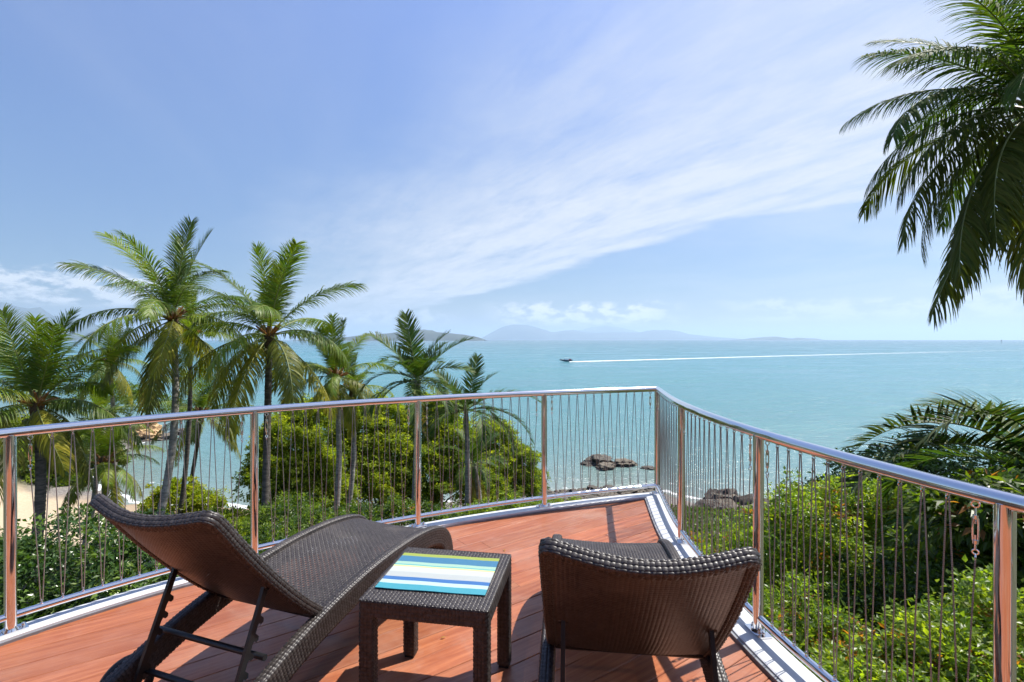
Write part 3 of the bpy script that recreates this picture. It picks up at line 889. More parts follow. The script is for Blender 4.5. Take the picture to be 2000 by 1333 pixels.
    for sx_ in (-1, 1):
        mb = MB(); mb.prism(out, -.007, .007, lambda a, b, d_: tuple(A + ax * a + perp * b + Vector((sx_ * .235 + d_, 0, 0))))
        mb.tube([A + Vector((sx_ * .218, 0, 0)), A + Vector((sx_ * .252, 0, 0))], .012, 10)
        mb.build('notched_stay', BLACK, root, angle=30)
        br = MB(); br.tube([A + Vector((sx_ * .235, 0, -.004)), A + Vector((sx_ * .235, -.012, .052))], .008, 8); br.build('stay_bracket', BLACK, root)
    for yy, zz_ in ((-.275, .335), (-.345, .215)):
        mb = MB(); mb.tube([(-.275, yy, zz_), (.275, yy, zz_)], .0115, 12); mb.build('crossbar', BLACK, root)
    # wheels at the head end
    for sx_ in (-1, 1):
        cx = sx_ * .392; wc = Vector((cx, -.33, .112))
        mb = MB()
        mb.ring((0, 0, 0), .100, .017, 'X', 36, 8)
        for k in range(3):
            a = k * 2 * math.pi / 3 + .5
            mb.box((0, .045 * math.cos(a), .045 * math.sin(a)), (.014, .10, .026), M=Matrix.Rotation(a, 3, 'X'))
        w = mb.build('wheel', RUBBER, root, loc=wc)
        hb = MB(); hb.tube([(-.016, 0, 0), (.016, 0, 0)], .022, 16); hb.build('hub', BLACK, w)
        st = MB(); st.tube([(cx - sx_ * .02, -.33, .112), (sx_ * .30, -.33, .20)], .011, 8); st.build('wheel_strut', BLACK, root)
    ax_ = MB(); ax_.tube([(-.375, -.33, .112), (.375, -.33, .112)], .010, 10); ax_.build('axle', BLACK, root)
    return root
def copy_tree(o, parent=None):
    c_ = o.copy(); COL.objects.link(c_)
    if parent is not None: c_.parent = parent
    for ch in list(o.children): copy_tree(ch, c_)
    return c_
l1 = make_lounger('brown woven sun lounger standing left of the small side table, its seat in full view')
l1.location = (-1.069, 2.226, 0); l1.rotation_euler.z = -R(20)
l2 = copy_tree(l1)
l2['label'] = 'brown woven sun lounger beside the hedge-side railing, seen from behind its raised back'
l2.location = (.432, 1.90, 0); l2.rotation_euler.z = -R(7)

# ------------------------------------------------------------------ side table and place mat
def make_table():
    root = empty('side_table', (-.297, 2.174, 0), -R(9.7), 'small square woven side table between the two loungers', 'side table')
    H, A = .50, .255
    def Stop(u, v):
        x = (u - .5) * 2 * A; y = (v - .5) * 2 * A
        return np.stack([x, y, 0 * x + H], -1), np.stack([0 * x, 0 * x, 0 * x + 1.], -1)
    n = int(2 * A / PIT)
    top = weave('tabletop', Stop, n, n, parent=root, wu=.96, wv=.96)
    b = MB(); b.box((0, 0, H - .012), (2 * A - .01, 2 * A - .01, .016)); b.build('top_board', CORE, top)
    # apron with rounded corners
    r = .018; pts, nn = [], []
    for cx, cy, a0 in ((A - r, A - r, 0), (-A + r, A - r, 90), (-A + r, -A + r, 180), (A - r, -A + r, 270)):
        for a in np.linspace(a0, a0 + 90, 5): pts.append((cx + r * math.cos(R(a)), cy + r * math.sin(R(a)))); nn.append((math.cos(R(a)), math.sin(R(a))))
    pts.append(pts[0]); nn.append(nn[0]); pts = np.array(pts); nn = np.array(nn); d = np.r_[0, np.cumsum(np.linalg.norm(np.diff(pts, axis=0), axis=1))]
    def Sap(u, v):
        u = np.mod(u, 1); s = u * d[-1]
        x = np.interp(s, d, pts[:, 0]); y = np.interp(s, d, pts[:, 1]); nx = np.interp(s, d, nn[:, 0]); ny = np.interp(s, d, nn[:, 1])
        z = H + .003 - v * .066; k = np.clip((.12 - v) / .12, 0, 1) * .006
        return np.stack([x - nx * k, y - ny * k, z], -1), norm(np.stack([nx, ny, k * 60], -1))
    ap = weave('apron', Sap, even(d[-1] / PIT), 4, closed=True, parent=root, wu=.95, wv=.95)
    for s, ax_ in ((1, 0), (-1, 0), (1, 1), (-1, 1)):
        bb = MB(); c_ = (0, s * (A - .012), H - .034) if ax_ == 0 else (s * (A - .012), 0, H - .034)
        bb.box(c_, (2 * A - .03, .014, .055) if ax_ == 0 else (.014, 2 * A - .03 - .03, .055)); bb.build('apron_core', CORE, ap)
    for sx_ in (-1, 1):
        for sy_ in (-1, 1):
            x, y = sx_ * (A - .0285), sy_ * (A - .0285)
            path = np.array([(x, y, .012), (x, y, .15), (x, y, .3), (x, y, H - .062)])
            lg = woven_beam('leg', path, np.tile([0, 1., 0], (4, 1)), .055, .055, root, r=.010)
            ft = MB(); ft.box((x, y, .006), (.045, .045, .012)); ft.build('foot', BLACK, lg)
    return root
make_table()
def m_mat():
    m, h, o = mat('striped_woven_place_mat')
    c = objc(h); sp = h.n('ShaderNodeSeparateXYZ'); h.link(c, sp.inputs[0])
    v = h.m('DIVIDE', h.m('SUBTRACT', .1675, sp.outputs[1]), .335)
    S = [(0, (.26, .32, .05)), (.085, (.035, .15, .26)), (.26, (.28, .44, .34)), (.335, (.10, .33, .36)), (.37, (.60, .72, .22)), (.41, (.44, .47, .45)),
         (.55, (.36, .39, .38)), (.685, (.03, .12, .32)), (.775, (.38, .50, .48)), (.865, (.04, .26, .33))]
    col = h.ramp(v, S, 'CONSTANT')
    w = h.n('ShaderNodeTexWave', wave_type='BANDS', bands_direction='X'); h.put(w.inputs['Vector'], c); h.put(w.inputs['Scale'], 130.)
    p = principled(h, o, Base_Color=h.mix(.12, col, h.mix(h.noise(c, 30, 4, .6), (.2, .2, .2), (1, 1, 1)), 'MULTIPLY'), Roughness=.5)
    h.link(bump(h, w.outputs['Fac'], .25, .001), p.inputs['Normal'])
    return m
mb = MB()
nx_, ny_ = 14, 10
V = []; 
for top_ in (1, 0):
    for j in range(ny_):
        for i in range(nx_):
            x = -.225 + .45 * i / (nx_ - 1); y = -.1675 + .335 * j / (ny_ - 1)
            V.append((x, y, (.0030 if top_ else 0) + .0012 * math.sin(x * 14 + y * 9) ** 2))
F = []
for j in range(ny_ - 1):
    for i in range(nx_ - 1):
        a = j * nx_ + i; F.append((a, a + 1, a + nx_ + 1, a + nx_)); b_ = a + nx_ * ny_; F.append((b_, b_ + nx_, b_ + nx_ + 1, b_ + 1))
o_ = nx_ * ny_
for i in range(nx_ - 1): F += [(i, i + o_, i + 1 + o_, i + 1), ((ny_ - 1) * nx_ + i + 1, (ny_ - 1) * nx_ + i + 1 + o_, (ny_ - 1) * nx_ + i + o_, (ny_ - 1) * nx_ + i)]
for j in range(ny_ - 1): F += [(j * nx_, (j + 1) * nx_, (j + 1) * nx_ + o_, j * nx_ + o_), (j * nx_ + nx_ - 1 + o_, (j + 1) * nx_ + nx_ - 1 + o_, (j + 1) * nx_ + nx_ - 1, j * nx_ + nx_ - 1)]
mb.add(V, F)
pm = mb.build('place_mat', m_mat(), None); pm.location = (-.303, 2.184, .5045); pm.rotation_euler.z = -R(8.4)
tag(pm, 'striped blue, white and lime place mat lying on the side table', 'place mat')

# ------------------------------------------------------------------ palms
def frond_mesh(name, e0, droop, L, nl, ll, grav, seed, wleaf=.040, vee=.5, mats=None, col=(.075, .13, .022), base_bare=.16, sweep=0.0, segs=4, jit=.15, old=0.0, tipbend=1.4, fan=(66, 34)):
    rs = np.random.RandomState(seed)
    n = 22
    s = np.linspace(0, 1, n)
    ang = R(e0) - R(droop) * s ** tipbend
    side = sweep * s ** 2
    dirs = np.stack([np.cos(ang) * np.cos(side), np.cos(ang) * np.sin(side), np.sin(ang)], -1)
    P = np.zeros((n, 3)); P[1:] = np.cumsum((dirs[:-1] + dirs[1:]) / 2 * L / (n - 1), axis=0)
    mb = MB()
    rad = [(.030 * (1 - t) ** 1.1 + .004) * (L / 4.2) for t in s]
    mb.tube([tuple(p) for p in P], rad, 5, cap=False)
    V0 = np.array(mb.v); F0 = mb.f
    V = [V0]; F = [np.array(F0)]; T = [np.tile([.5, .5, .5], (len(V0), 1))]; base = len(V0)
    twist = rs.uniform(-.5, .5)
    for sd_ in (-1, 1):
        for k in range(nl):
            t = base_bare + (1 - base_bare) * (k + rs.uniform(-.3, .3)) / nl; t = min(max(t, base_bare), .995)
            if rs.rand() < .035 + old * .1: continue
            c_ = np.array([np.interp(t, s, P[:, i]) for i in range(3)]); d_ = norm(np.array([np.interp(t, s, dirs[:, i]) for i in range(3)]))
            hz = norm(np.array([-math.sin(sweep * t * t), math.cos(sweep * t * t), 0.])); up = np.cross(d_, hz)
            tw = twist * t; hz, up = hz * math.cos(tw) + up * math.sin(tw), up * math.cos(tw) - hz * math.sin(tw)
            q_ = (t - base_bare) / (1 - base_bare)
            length = ll * np.interp(q_, [0, .12, .35, .6, .8, .93, 1], [.55, .85, 1.0, .95, .78, .55, .36]) * rs.uniform(1 - jit, 1 + jit * .6)
            fa = R(fan[0] - fan[1] * q_ + rs.uniform(-7, 7))
            v0 = norm(d_ * math.cos(fa) + (hz * sd_ * math.cos(vee) + up * math.sin(vee)) * math.sin(fa))
            v0 = norm(v0 + rs.normal(0, .07, 3))
            w = wleaf * rs.uniform(.8, 1.15)
            p = c_.copy(); dcur = v0; sl = length / segs
            pts = [p.copy()]; dd = [dcur]
            for j in range(segs):
                gk = grav * (j + .6) / segs
                dcur = norm(dcur + np.array([0, 0, -gk])); p = p + dcur * sl; pts.append(p.copy()); dd.append(dcur)
            wd = norm(np.cross(v0, up) + rs.normal(0, .12, 3))
            prof = [.55, 1.0, .85, .55, .06] if segs == 4 else ([.6, 1.0, .7, .06] if segs == 3 else [.8, 1., .05])
            vv = []
            for j in range(segs + 1):
                wj = norm(wd - dd[j] * (wd @ dd[j])) * w * .5 * prof[j]; vv += [pts[j] - wj, pts[j] + wj]
            b = base; fs = [(b + 2 * j, b + 2 * j + 1, b + 2 * j + 3, b + 2 * j + 2) for j in range(segs)]
            V.append(np.array(vv)); F.append(np.array(fs)); base += len(vv)
            br = rs.uniform(.7, 1.3); yel = rs.rand() * (.25 + old)
            c3 = np.array(col) * br; c3 = c3 * (1 - yel) + np.array([.30, .24, .05]) * yel
            tt = np.tile(c3, (len(vv), 1)); tt[-2:] = tt[-2:] * (.6) + np.array([.16, .12, .04]) * .4
            T.append(tt)
    V = np.concatenate(V); nf0 = len(F0); F = np.concatenate(F); T = np.concatenate(T)
    mi = np.ones(len(F), int); mi[:nf0] = 0
    return mesh_np(name, V, F, np.full(len(F), 4), mats or [RACHIS, LEAF_COCO], True, mi, {'tint': T})
CO_E = [84, 70, 56, 42, 28, 14, 0, -16, -34, -52]
COCO = []
for i, e in enumerate(CO_E):
    for k in range(2):
        dr = [24, 42, 60, 76, 86, 88, 80, 66, 48, 32][i] + (k * 10 - 5)
        old = max(0, (i - 5) * .09)
        COCO.append((e, frond_mesh('coconut_frond', e, dr, 4.2, 100, 1.02, [.16, .30, .46, .62, .74, .80, .80, .74, .62, .5][i], 100 + i * 7 + k, col=(.070, .132, .026) if i < 6 else (.112, .140, .028), vee=.30 - .09 * i, old=old, sweep=(-.35, .3)[k], tipbend=1.25)))
FE_E = [82, 62, 44, 24, 4, -18]
FEATH = [(e, frond_mesh('feather_frond', e, [24, 38, 70, 95, 85, 60][i], 2.5, 56, .66, [.05, .08, .14, .22, .30, .36][i], 300 + i, wleaf=.050, vee=.35, mats=[RACHIS, LEAF_FEATHER], col=(.048, .112, .028), base_bare=.10, sweep=(.2, -.25)[i % 2], jit=.08)) for i, e in enumerate(FE_E)]
DEADF = frond_mesh('dead_frond', -58, 35, 3.2, 44, .8, .8, 55, wleaf=.03, vee=-.2, col=(.20, .135, .060), old=.5)

def trunk_mesh(name, p0, p1, r0, r1, bend, seed, mt, rings=.13):
    rs = random.Random(seed)
    p0, p1 = Vector(p0), Vector(p1); L = (p1 - p0).length; n = max(14, int(L / rings * 2))
    side = Vector((math.cos(bend[1]), math.sin(bend[1]), 0)) * bend[0]
    pts, rr = [], []
    for i in range(n + 1):
        t = i / n
        pts.append(p0.lerp(p1, t) + side * math.sin(math.pi * t) + Vector((rs.uniform(-.006, .006), rs.uniform(-.006, .006), 0)))
        r_ = r0 + (r1 - r0) * t ** .7 + max(0, .06 - t) * 2.2 * r0
        rr.append(r_ * (1 + (.045 if i % 2 else -.03)))
    mb = MB(); mb.tube(pts, rr, 14)
    return mb.mesh(name, mt)
def pxp(px, py, depth): return Vector(((px - 1000) / 1000 * depth, depth, CAM_Z - (py - HZ) / 1000 * depth))

def palm(kind, label, crown, base_xy, size, n, seed, group, trunk=None, bend=(.3, 0.), custom=None, dead=0, rtr=(.16, .105), nuts=0, wind=0.0):
    rs = random.Random(seed)
    cx, cy_, cz = crown; bz = ground_z(*base_xy) - .25
    root = empty(kind, (base_xy[0], base_xy[1], bz), 0, label, 'palm tree', group)
    me = trunk_mesh('trunk', (0, 0, 0), (cx - base_xy[0], cy_ - base_xy[1], cz - bz - .05), rtr[0], rtr[1], bend, seed, trunk or BARK_PALM)
    link('trunk', me, root)
    rel = Vector((cx - base_xy[0], cy_ - base_xy[1], cz - bz))
    coco = kind == 'coconut_palm'
    lib = COCO if coco else FEATH
    hb = MB()
    if coco:
        hb.tube([rel + Vector((0, 0, -.55)), rel + Vector((0, 0, -.25)), rel + Vector((0, 0, .1)), rel + Vector((0, 0, .4))], [.13, .20, .17, .05], 12)
        hb.build('crown_fibre', FIBRE, root)
        for k in range(12):
            a = k * 2.4 + rs.uniform(-.3, .3); e = R(rs.uniform(5, 55))
            q_ = MB(); d_ = Vector((math.cos(a) * math.cos(e), math.sin(a) * math.cos(e), math.sin(e)))
            q_.tube([rel + d_ * .08 + Vector((0, 0, -.1)), rel + d_ * .32 + Vector((0, 0, -.02)), rel + d_ * .55 + Vector((0, 0, .02))], [.06, .05, .03], 6)
            q_.build('frond_sheath', RACHIS_OR, root)
    else:
        hb.tube([rel + Vector((0, 0, -.75)), rel + Vector((0, 0, -.6)), rel + Vector((0, 0, -.1)), rel + Vector((0, 0, .15))], [rtr[1], rtr[1] * 1.25, rtr[1] * .95, .03], 12)
        hb.build('crownshaft', CROWNSHAFT, root)
    for k in range(nuts):
        a = k * 2.1 + rs.uniform(-.4, .4)
        q_ = MB(); q_.ring((0, 0, 0), .01, .10, 'Z', 10, 8)
        o = q_.build('coconut', m_nut, root, loc=rel + Vector((math.cos(a) * .28, math.sin(a) * .28, -.35 - rs.uniform(0, .25))))
    specs = custom
    if specs is None:
        specs = []
        for i in range(n):
            t = (i + .5) / n
            e = (87 - 138 * t ** 1.3) if coco else (84 - 100 * t)
            specs.append((i * 137.5 + rs.uniform(-14, 14), e + rs.uniform(-7, 7), rs.uniform(.84, 1.08) * (.9 if t < .1 else 1)))
    for a, e, sc in specs:
        cand = sorted(lib, key=lambda q: abs(q[0] - e))[:2] if coco else sorted(lib, key=lambda q: abs(q[0] - e))[:1]
        me_e, me = rs.choice(cand)
        f = link('frond', me, root, rel + Vector((0, 0, -.05)))
        # roll/tilt a little so that shared fronds differ
        f.rotation_euler = (R(rs.uniform(-16, 16)), -R(e - me_e), R(a))
        f.scale = (size * sc,) * 3
    for k in range(dead):
        f = link('dead_frond', DEADF, root, rel + Vector((0, 0, -.25)))
        f.rotation_euler = (R(rs.uniform(-20, 20)), R(rs.uniform(5, 30)), rs.uniform(0, 6.28)); f.scale = (size * rs.uniform(.6, .9),) * 3
    return root
m_nut = m_plain('green_coconut', (.14, .15, .04), .5)
GL = 'palms on the slope below the deck'
def P3(a): return tuple(a)
A_ = pxp(338, 622, 20); B_ = pxp(526, 655, 19)
palm('coconut_palm', 'tallest coconut palm, with a pale ringed trunk beside the dark-trunked one', P3(A_), (-13.3, 18.2), .95, 24, 11, GL, bend=(.5, .3), rtr=(.155, .11), nuts=5)
palm('coconut_palm', 'second tallest coconut palm, on a dark straight trunk behind a balustrade post', P3(B_), (-8.85, 18.2), .93, 26, 12, GL, trunk=BARK_DARK, bend=(.25, 2.), rtr=(.15, .115), nuts=4)
C_ = pxp(72, 790, 17)
palm('coconut_palm', 'broad bright-green coconut palm with a thick dark leaning trunk above the beach end', P3(C_), (-14.9, 15.6), .86, 25, 13, GL, trunk=BARK_DARK, bend=(.3, 0), rtr=(.165, .13), nuts=5)
palm('coconut_palm', 'small coconut palm crown showing behind the lowest fronds of the tallest palm', P3(pxp(214, 708, 27)), (-21.3, 27.), .62, 17, 14, GL, rtr=(.12, .09))
palm('coconut_palm', 'young yellowish coconut palm low over the sand, crown below the top rail', P3(pxp(203, 905, 22)), (-17.9, 21.5), .62, 20, 15, GL, bend=(.3, 0), rtr=(.14, .10))
palm('coconut_palm', 'leaning coconut palm beside the open water, crown half hidden by the top rail', P3(pxp(392, 808, 30)), (-21.7, 32.5), .80, 18, 16, GL, trunk=BARK_DARK, bend=(.3, 0), rtr=(.13, .1))
palm('coconut_palm', 'short coconut palm with upright light-green fronds just above the top rail', P3(pxp(190, 838, 25)), (-21.2, 25), .62, 16, 17, GL, rtr=(.14, .10))
palm('coconut_palm', 'coconut palm tucked close behind the tallest palm, its dark trunk alongside', P3(pxp(372, 655, 24.5)), (-16.0, 24.), .66, 15, 18, GL, trunk=BARK_DARK, rtr=(.12, .09))
palm('coconut_palm', 'dense dark coconut palm between the second tallest palm and the feather palm', P3(pxp(655, 735, 22)), (-7.75, 21.5), .64, 20, 19, GL, rtr=(.15, .10))
palm('coconut_palm', 'slim coconut palm with a white-ringed trunk standing in the bright green trees', P3(pxp(690, 760, 24)), (-8.0, 23.5), .55, 16, 20, GL, rtr=(.14, .09))
palm('coconut_palm', 'coconut palm whose crown is cut by the photo edge above the first post', P3(pxp(-50, 770, 19)), (-19.8, 18.), .72, 16, 21, GL, trunk=BARK_DARK, rtr=(.16, .12))
fj = [(176, 60, 1.0), (95, 84, 1.08), (5, 54, 1.05), (150, 72, .95), (30, 70, .9), (200, 30, .9), (350, 38, .9), (60, 62, .8), (140, 50, .9), (-60, 50, .9), (250, 45, .9), (215, 5, .95), (310, 8, .9), (20, 2, .95), (165, -5, .95), (110, 20, .9), (60, 10, .9), (275, -5, .9)]
palm('feather_palm', 'feather palm with three upright plume fronds rising above the rail', P3(pxp(815, 742, 19)), (-3.75, 18.8), 1.0, 16, 22, GL, custom=fj, rtr=(.17, .12), bend=(.1, 0), dead=1)
fk = [(90, 82, .9), (150, 66, .8), (30, 62, .8), (-3, 36, 1.25), (-10, 12, 1.25), (-25, 0, 1.1), (185, 28, .9), (205, 8, 1.0), (240, 20, .9), (300, 14, .9), (60, 20, .9), (120, 18, .9), (175, -12, .9)]
palm('feather_palm', 'slender feather palm nearer the rocks, with long fronds arching over the water', P3(pxp(910, 800, 20)), (-1.85, 19.8), 1.0, 13, 23, GL, custom=fk, rtr=(.13, .09), bend=(.1, 0))
palm('feather_palm', 'low ragged palm with pale withered fronds hanging in the bright green trees', P3(pxp(925, 905, 25)), (-1.9, 25), .8, 12, 24, GL, rtr=(.15, .12), dead=7)
# large coconut palm close on the hedge side
r1 = [(186, 62, 1.0), (170, 50, 1.0), (197, 40, 1.0), (183, 27, 1.04), (174, 12, .98), (191, 2, 1.04), (181, -12, 1.06), (203, -22, 1.0), (187, -33, 1.12), (196, -46, 1.2), (210, -54, 1.22), (228, -44, 1.2), (178, -56, 1.05), (200, -62, 1.18),
      (240, -56, 1.05), (225, 25, .9), (232, 55, .9), (148, 40, .95), (140, 5, .95), (148, -25, .95), (265, 5, .9), (280, -30, .9), (300, 30, .95), (320, 0, .95), (0, 20, 1.), (25, -10, 1.), (45, 35, 1.), (75, 10, 1.), (100, 45, 1.), (120, 65, 1.), (340, 55, 1.), (60, 78, .9)]
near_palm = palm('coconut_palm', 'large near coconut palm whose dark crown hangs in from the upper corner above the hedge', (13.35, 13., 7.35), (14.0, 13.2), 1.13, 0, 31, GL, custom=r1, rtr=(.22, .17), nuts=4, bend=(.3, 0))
LEAF_COCO_BACKLIT = m_leaf('backlit_coconut_leaflet', .62, .24, (2.0, 2.3, .5), [(0, (.55, .62, .7)), (.6, (.7, .75, .7)), (1, (.95, .9, .6))], .15)  # coconut leaflet darkened: the crown's backlit shade is put into its colour
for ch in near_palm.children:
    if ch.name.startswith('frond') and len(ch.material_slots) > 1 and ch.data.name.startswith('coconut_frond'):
        ch.material_slots[1].link = 'OBJECT'; ch.material_slots[1].material = LEAF_COCO_BACKLIT
r2 = [(214, 8, .8), (165, -10, .85), (90, 50, .8), (60, 30, .8), (20, 40, .8), (320, 30, .8), (280, 10, .8), (250, 20, .8), (190, -16, .8), (130, 20, .8)]
r2p = palm('feather_palm', 'nearby dark feather palm with wide arching fronds beside the hedge-side rail', (6.50, 6.2, -.12), (6.6, 6.3), .98, 0, 32, GL, custom=r2, rtr=(.13, .1))
rel_ = Vector((6.50 - 6.6, 6.2 - 6.3, -.12 - r2p.location.z))
for nm_, e_, dr_, L_, ll_, az_, roll_ in (('a', 34, 80, 2.6, .52, 180, 6), ('b', 72, 124, 2.2, .60, 184, -10), ('d', 12, 50, 2.1, .50, 198, 8), ('e', 50, 96, 2.5, .56, 172, 4)):
    fme = frond_mesh('feather_frond', e_, dr_, L_, 62, ll_, .16, 400 + e_, wleaf=.040, vee=.55, mats=[RACHIS, LEAF_FEATHER], col=(.024, .058, .018), base_bare=.10, jit=.06, fan=(82, 36), tipbend=1.1)
    f = link('frond', fme, r2p, rel_); f.rotation_euler = (R(roll_), 0, R(az_))

# ------------------------------------------------------------------ leafy crowns
def leaves_mesh(name, C, D, N, ln, wd, tint, mats, quad=False):
    """one folded leaf per row"""
    D = norm(D); W = norm(np.cross(D, N)); Nn = np.cross(W, D)
    ln = ln[:, None]; wd = wd[:, None]; n = len(C)
    if quad:
        v = np.stack([C, C + D * ln * .45 - W * wd * .5 + Nn * wd * .12, C + D * ln - Nn * ln * .1, C + D * ln * .45 + W * wd * .5 + Nn * wd * .12], 1)
        k = 4; f = np.array([[0, 1, 2], [0, 2, 3]])
    else:
        v = np.stack([C, C + D * ln * .42 - W * wd * .5 + Nn * wd * .14, C + D * ln * .45 - Nn * wd * .05, C + D * ln * .42 + W * wd * .5 + Nn * wd * .14, C + D * ln - Nn * ln * .16], 1)
        k = 5; f = np.array([[0, 2, 1], [0, 3, 2], [1, 2, 4], [2, 3, 4]])
    F = (np.arange(n)[:, None, None] * k + f[None]).reshape(-1, 3)
    T = np.repeat(tint, k, axis=0)
    return mesh_np(name, v.reshape(-1, 3), F, np.full(len(F), 3), mats, False, None, {'tint': T})
def crown(name, blobs, n_clump, per, clump_r, ln, wd, cols, seed, mt, quad=False, up=.5, low=-.35, red=0.0, parent=None, core=.62, droop=.25, flat=.5):
    """blobs: (centre, radii); leaves gather into clumps spread through the outer shell of each blob"""
    rs = np.random.RandomState(seed)
    B = np.array([b[0] for b in blobs], float); Rr = np.array([b[1] if hasattr(b[1], '__len__') else (b[1],) * 3 for b in blobs], float)
    area = (Rr[:, 0] * Rr[:, 2]); pick = rs.choice(len(B), n_clump, p=area / area.sum())
    d = norm(rs.normal(size=(n_clump, 3)) + np.array([0, -.15, up]))
    d[:, 2] = np.where(d[:, 2] < low, -d[:, 2], d[:, 2]); d = norm(d)
    rad = core + (1 - core) * rs.rand(n_clump) ** .45; rad = rad * (1 + .30 * rs.rand(n_clump) ** 5)
    lump = 1 + .16 * np.sin(d[:, 0] * 5 + pick * 1.7) * np.sin(d[:, 1] * 6 + pick) + .10 * np.sin(d[:, 2] * 9 + d[:, 0] * 4)
    cc = B[pick] + d * Rr[pick] * (rad * lump)[:, None]
    cs = clump_r * rs.uniform(.55, 1.35, n_clump)
    idx = np.repeat(np.arange(n_clump), per); n = len(idx)
    off = rs.normal(size=(n, 3)); off = norm(off) * (rs.rand(n) ** .5)[:, None]; off[:, 2] *= flat
    C = cc[idx] + off * cs[idx][:, None]
    out = norm(off * .8 + d[idx] * .9 + rs.normal(size=(n, 3)) * .45)
    D = norm(out + rs.normal(size=(n, 3)) * .55 + np.array([0, 0, -droop]))
    N = norm(rs.normal(size=(n, 3)) * .55 + np.array([0, 0, .9]) + d[idx] * .45)
    cols = np.array(cols); cm = rs.randint(0, len(cols), n_clump)
    T = cols[cm][idx] * rs.uniform(.72, 1.28, (n, 1)) * rs.uniform(.85, 1.15, (n_clump, 1))[idx]
    if red > 0:
        isr = (rs.rand(n_clump) < red)[idx] & (off[:, 2] > -.1) & (rs.rand(n) < .7)
        T[isr] = np.array([.23, .105, .030]) * rs.uniform(.7, 1.35, (isr.sum(), 1))
    me = leaves_mesh(name, C, D, N, ln * rs.uniform(.6, 1.25, n), wd * rs.uniform(.65, 1.2, n), T, [mt], quad)
    o = link(name, me, parent)
    o['kind'] = 'stuff'
    return o, cc
def tree(kind, label, cat, base, blobs, n_clump, per, clump_r, ln, wd, cols, seed, mt, group=None, quad=False, red=0.0, r_tr=.12, up=.5, low=-.35, core=.62, droop=.25, limbs=26):
    """base: foot on the ground; blobs in world space"""
    bz = ground_z(base[0], base[1]) - .1
    root = empty(kind, (base[0], base[1], bz), 0, label, cat, group)
    loc = [((b[0][0] - base[0], b[0][1] - base[1], b[0][2] - bz), b[1]) for b in blobs]
    o, cc = crown('crown', loc, n_clump, per, clump_r, ln, wd, cols, seed, mt, quad, up, low, red, root, core, droop)
    rs = random.Random(seed)
    mb = MB(); mean = Vector(np.mean([l_[0] for l_ in loc], axis=0)); fork = Vector((mean.x * .35, mean.y * .35, max(.25, mean.z * .38)))
    mb.tube([(0, 0, 0), tuple(fork * .5 + Vector((.05, .03, 0))), tuple(fork)], [r_tr * 1.25, r_tr, r_tr * .85], 9)
    mb.build('trunk', BARK, root)
    lb = MB()
    for l_ in loc:
        c_ = Vector(l_[0]); lb.tube([fork, fork.lerp(c_, .5) + Vector((rs.uniform(-.1, .1), rs.uniform(-.1, .1), .1)), c_], [r_tr * .6, r_tr * .4, r_tr * .2], 7, cap=False)
    for k in range(limbs):
        t = Vector(cc[rs.randrange(len(cc))]); c_ = min((Vector(l_[0]) for l_ in loc), key=lambda q: (q - t).length)
        lb.tube([c_, c_.lerp(t, .5) + Vector((0, 0, rs.uniform(-.1, .1))), t], [r_tr * .22, r_tr * .13, r_tr * .05], 5, cap=False)
    lb.build('branches', BARK, root)['kind'] = 'stuff'
    return root
def blobs_px(lst):
    out = []
    for px, py, dep, rpx in lst:
        p = pxp(px, py, dep); r_ = rpx / 1000 * dep * 1.08; out.append(((p.x, p.y, p.z), (r_, r_, r_ * .9)))
    return out
GT = 'bright green trees between the deck and the water'
LIME = [(.195, .265, .030), (.230, .290, .036), (.130, .205, .028), (.155, .205, .036)]
MID = [(.090, .150, .028), (.115, .175, .030), (.070, .120, .025), (.130, .185, .032)]
DARKG = [(.034, .072, .018), (.045, .092, .022), (.058, .110, .025)]
tree('broadleaf_tree', 'bright green tree beside the dark palm trunk, at the beach end of the clump', 'tree', (-10.6, 25),
     blobs_px([(560, 880, 25, 58), (600, 830, 26, 42), (540, 940, 24, 52), (610, 930, 25, 52), (575, 985, 24, 55), (640, 985, 25, 48)]), 2600, 30, .30, .155, .080, LIME, 41, LEAF_TREE, GT, True, up=.6)
tree('broadleaf_tree', 'lime green tree rising between the pale ringed palm trunks and the middle post', 'tree', (-7.4, 29),
     blobs_px([(700, 850, 29, 55), (750, 822, 30, 40), (680, 910, 28, 55), (745, 900, 29, 55), (720, 970, 28, 60), (780, 960, 29, 45)]), 2900, 30, .32, .16, .082, LIME, 42, LEAF_TREE, GT, True, up=.6)
tree('broadleaf_tree', 'tallest lime green tree, directly behind the feather palm with upright plumes', 'tree', (-4.4, 32),
     blobs_px([(850, 822, 32, 45), (800, 860, 31, 50), (880, 880, 31, 55), (840, 930, 30, 60), (900, 960, 30, 55), (800, 985, 29, 45)]), 2900, 30, .33, .165, .084, LIME + MID[:1], 43, LEAF_TREE, GT, True, up=.6)
tree('broadleaf_tree', 'green tree at the water end of the clump, just before the shore stones', 'tree', (-1.4, 34),
     blobs_px([(960, 868, 34, 42), (1000, 915, 34, 44), (950, 930, 33, 52), (1010, 965, 34, 40), (965, 985, 32, 45), (1040, 945, 36, 26)]), 2500, 30, .32, .165, .082, MID + LIME[:2], 44, LEAF_TREE, GT, True, up=.6)
GS = 'shrubs below the beach-side balustrade'
tree('shrub', 'round yellow-green shrub beside the tallest palm trunk, above the sand', 'shrub', (-16.6, 25.5), blobs_px([(345, 985, 25.5, 42), (395, 1000, 25, 34), (305, 1005, 25, 26)]), 420, 34, .26, .15, .085, [(.22, .26, .02), (.27, .29, .025), (.16, .22, .02)], 45, LEAF_BUSH, GS, True, r_tr=.06)
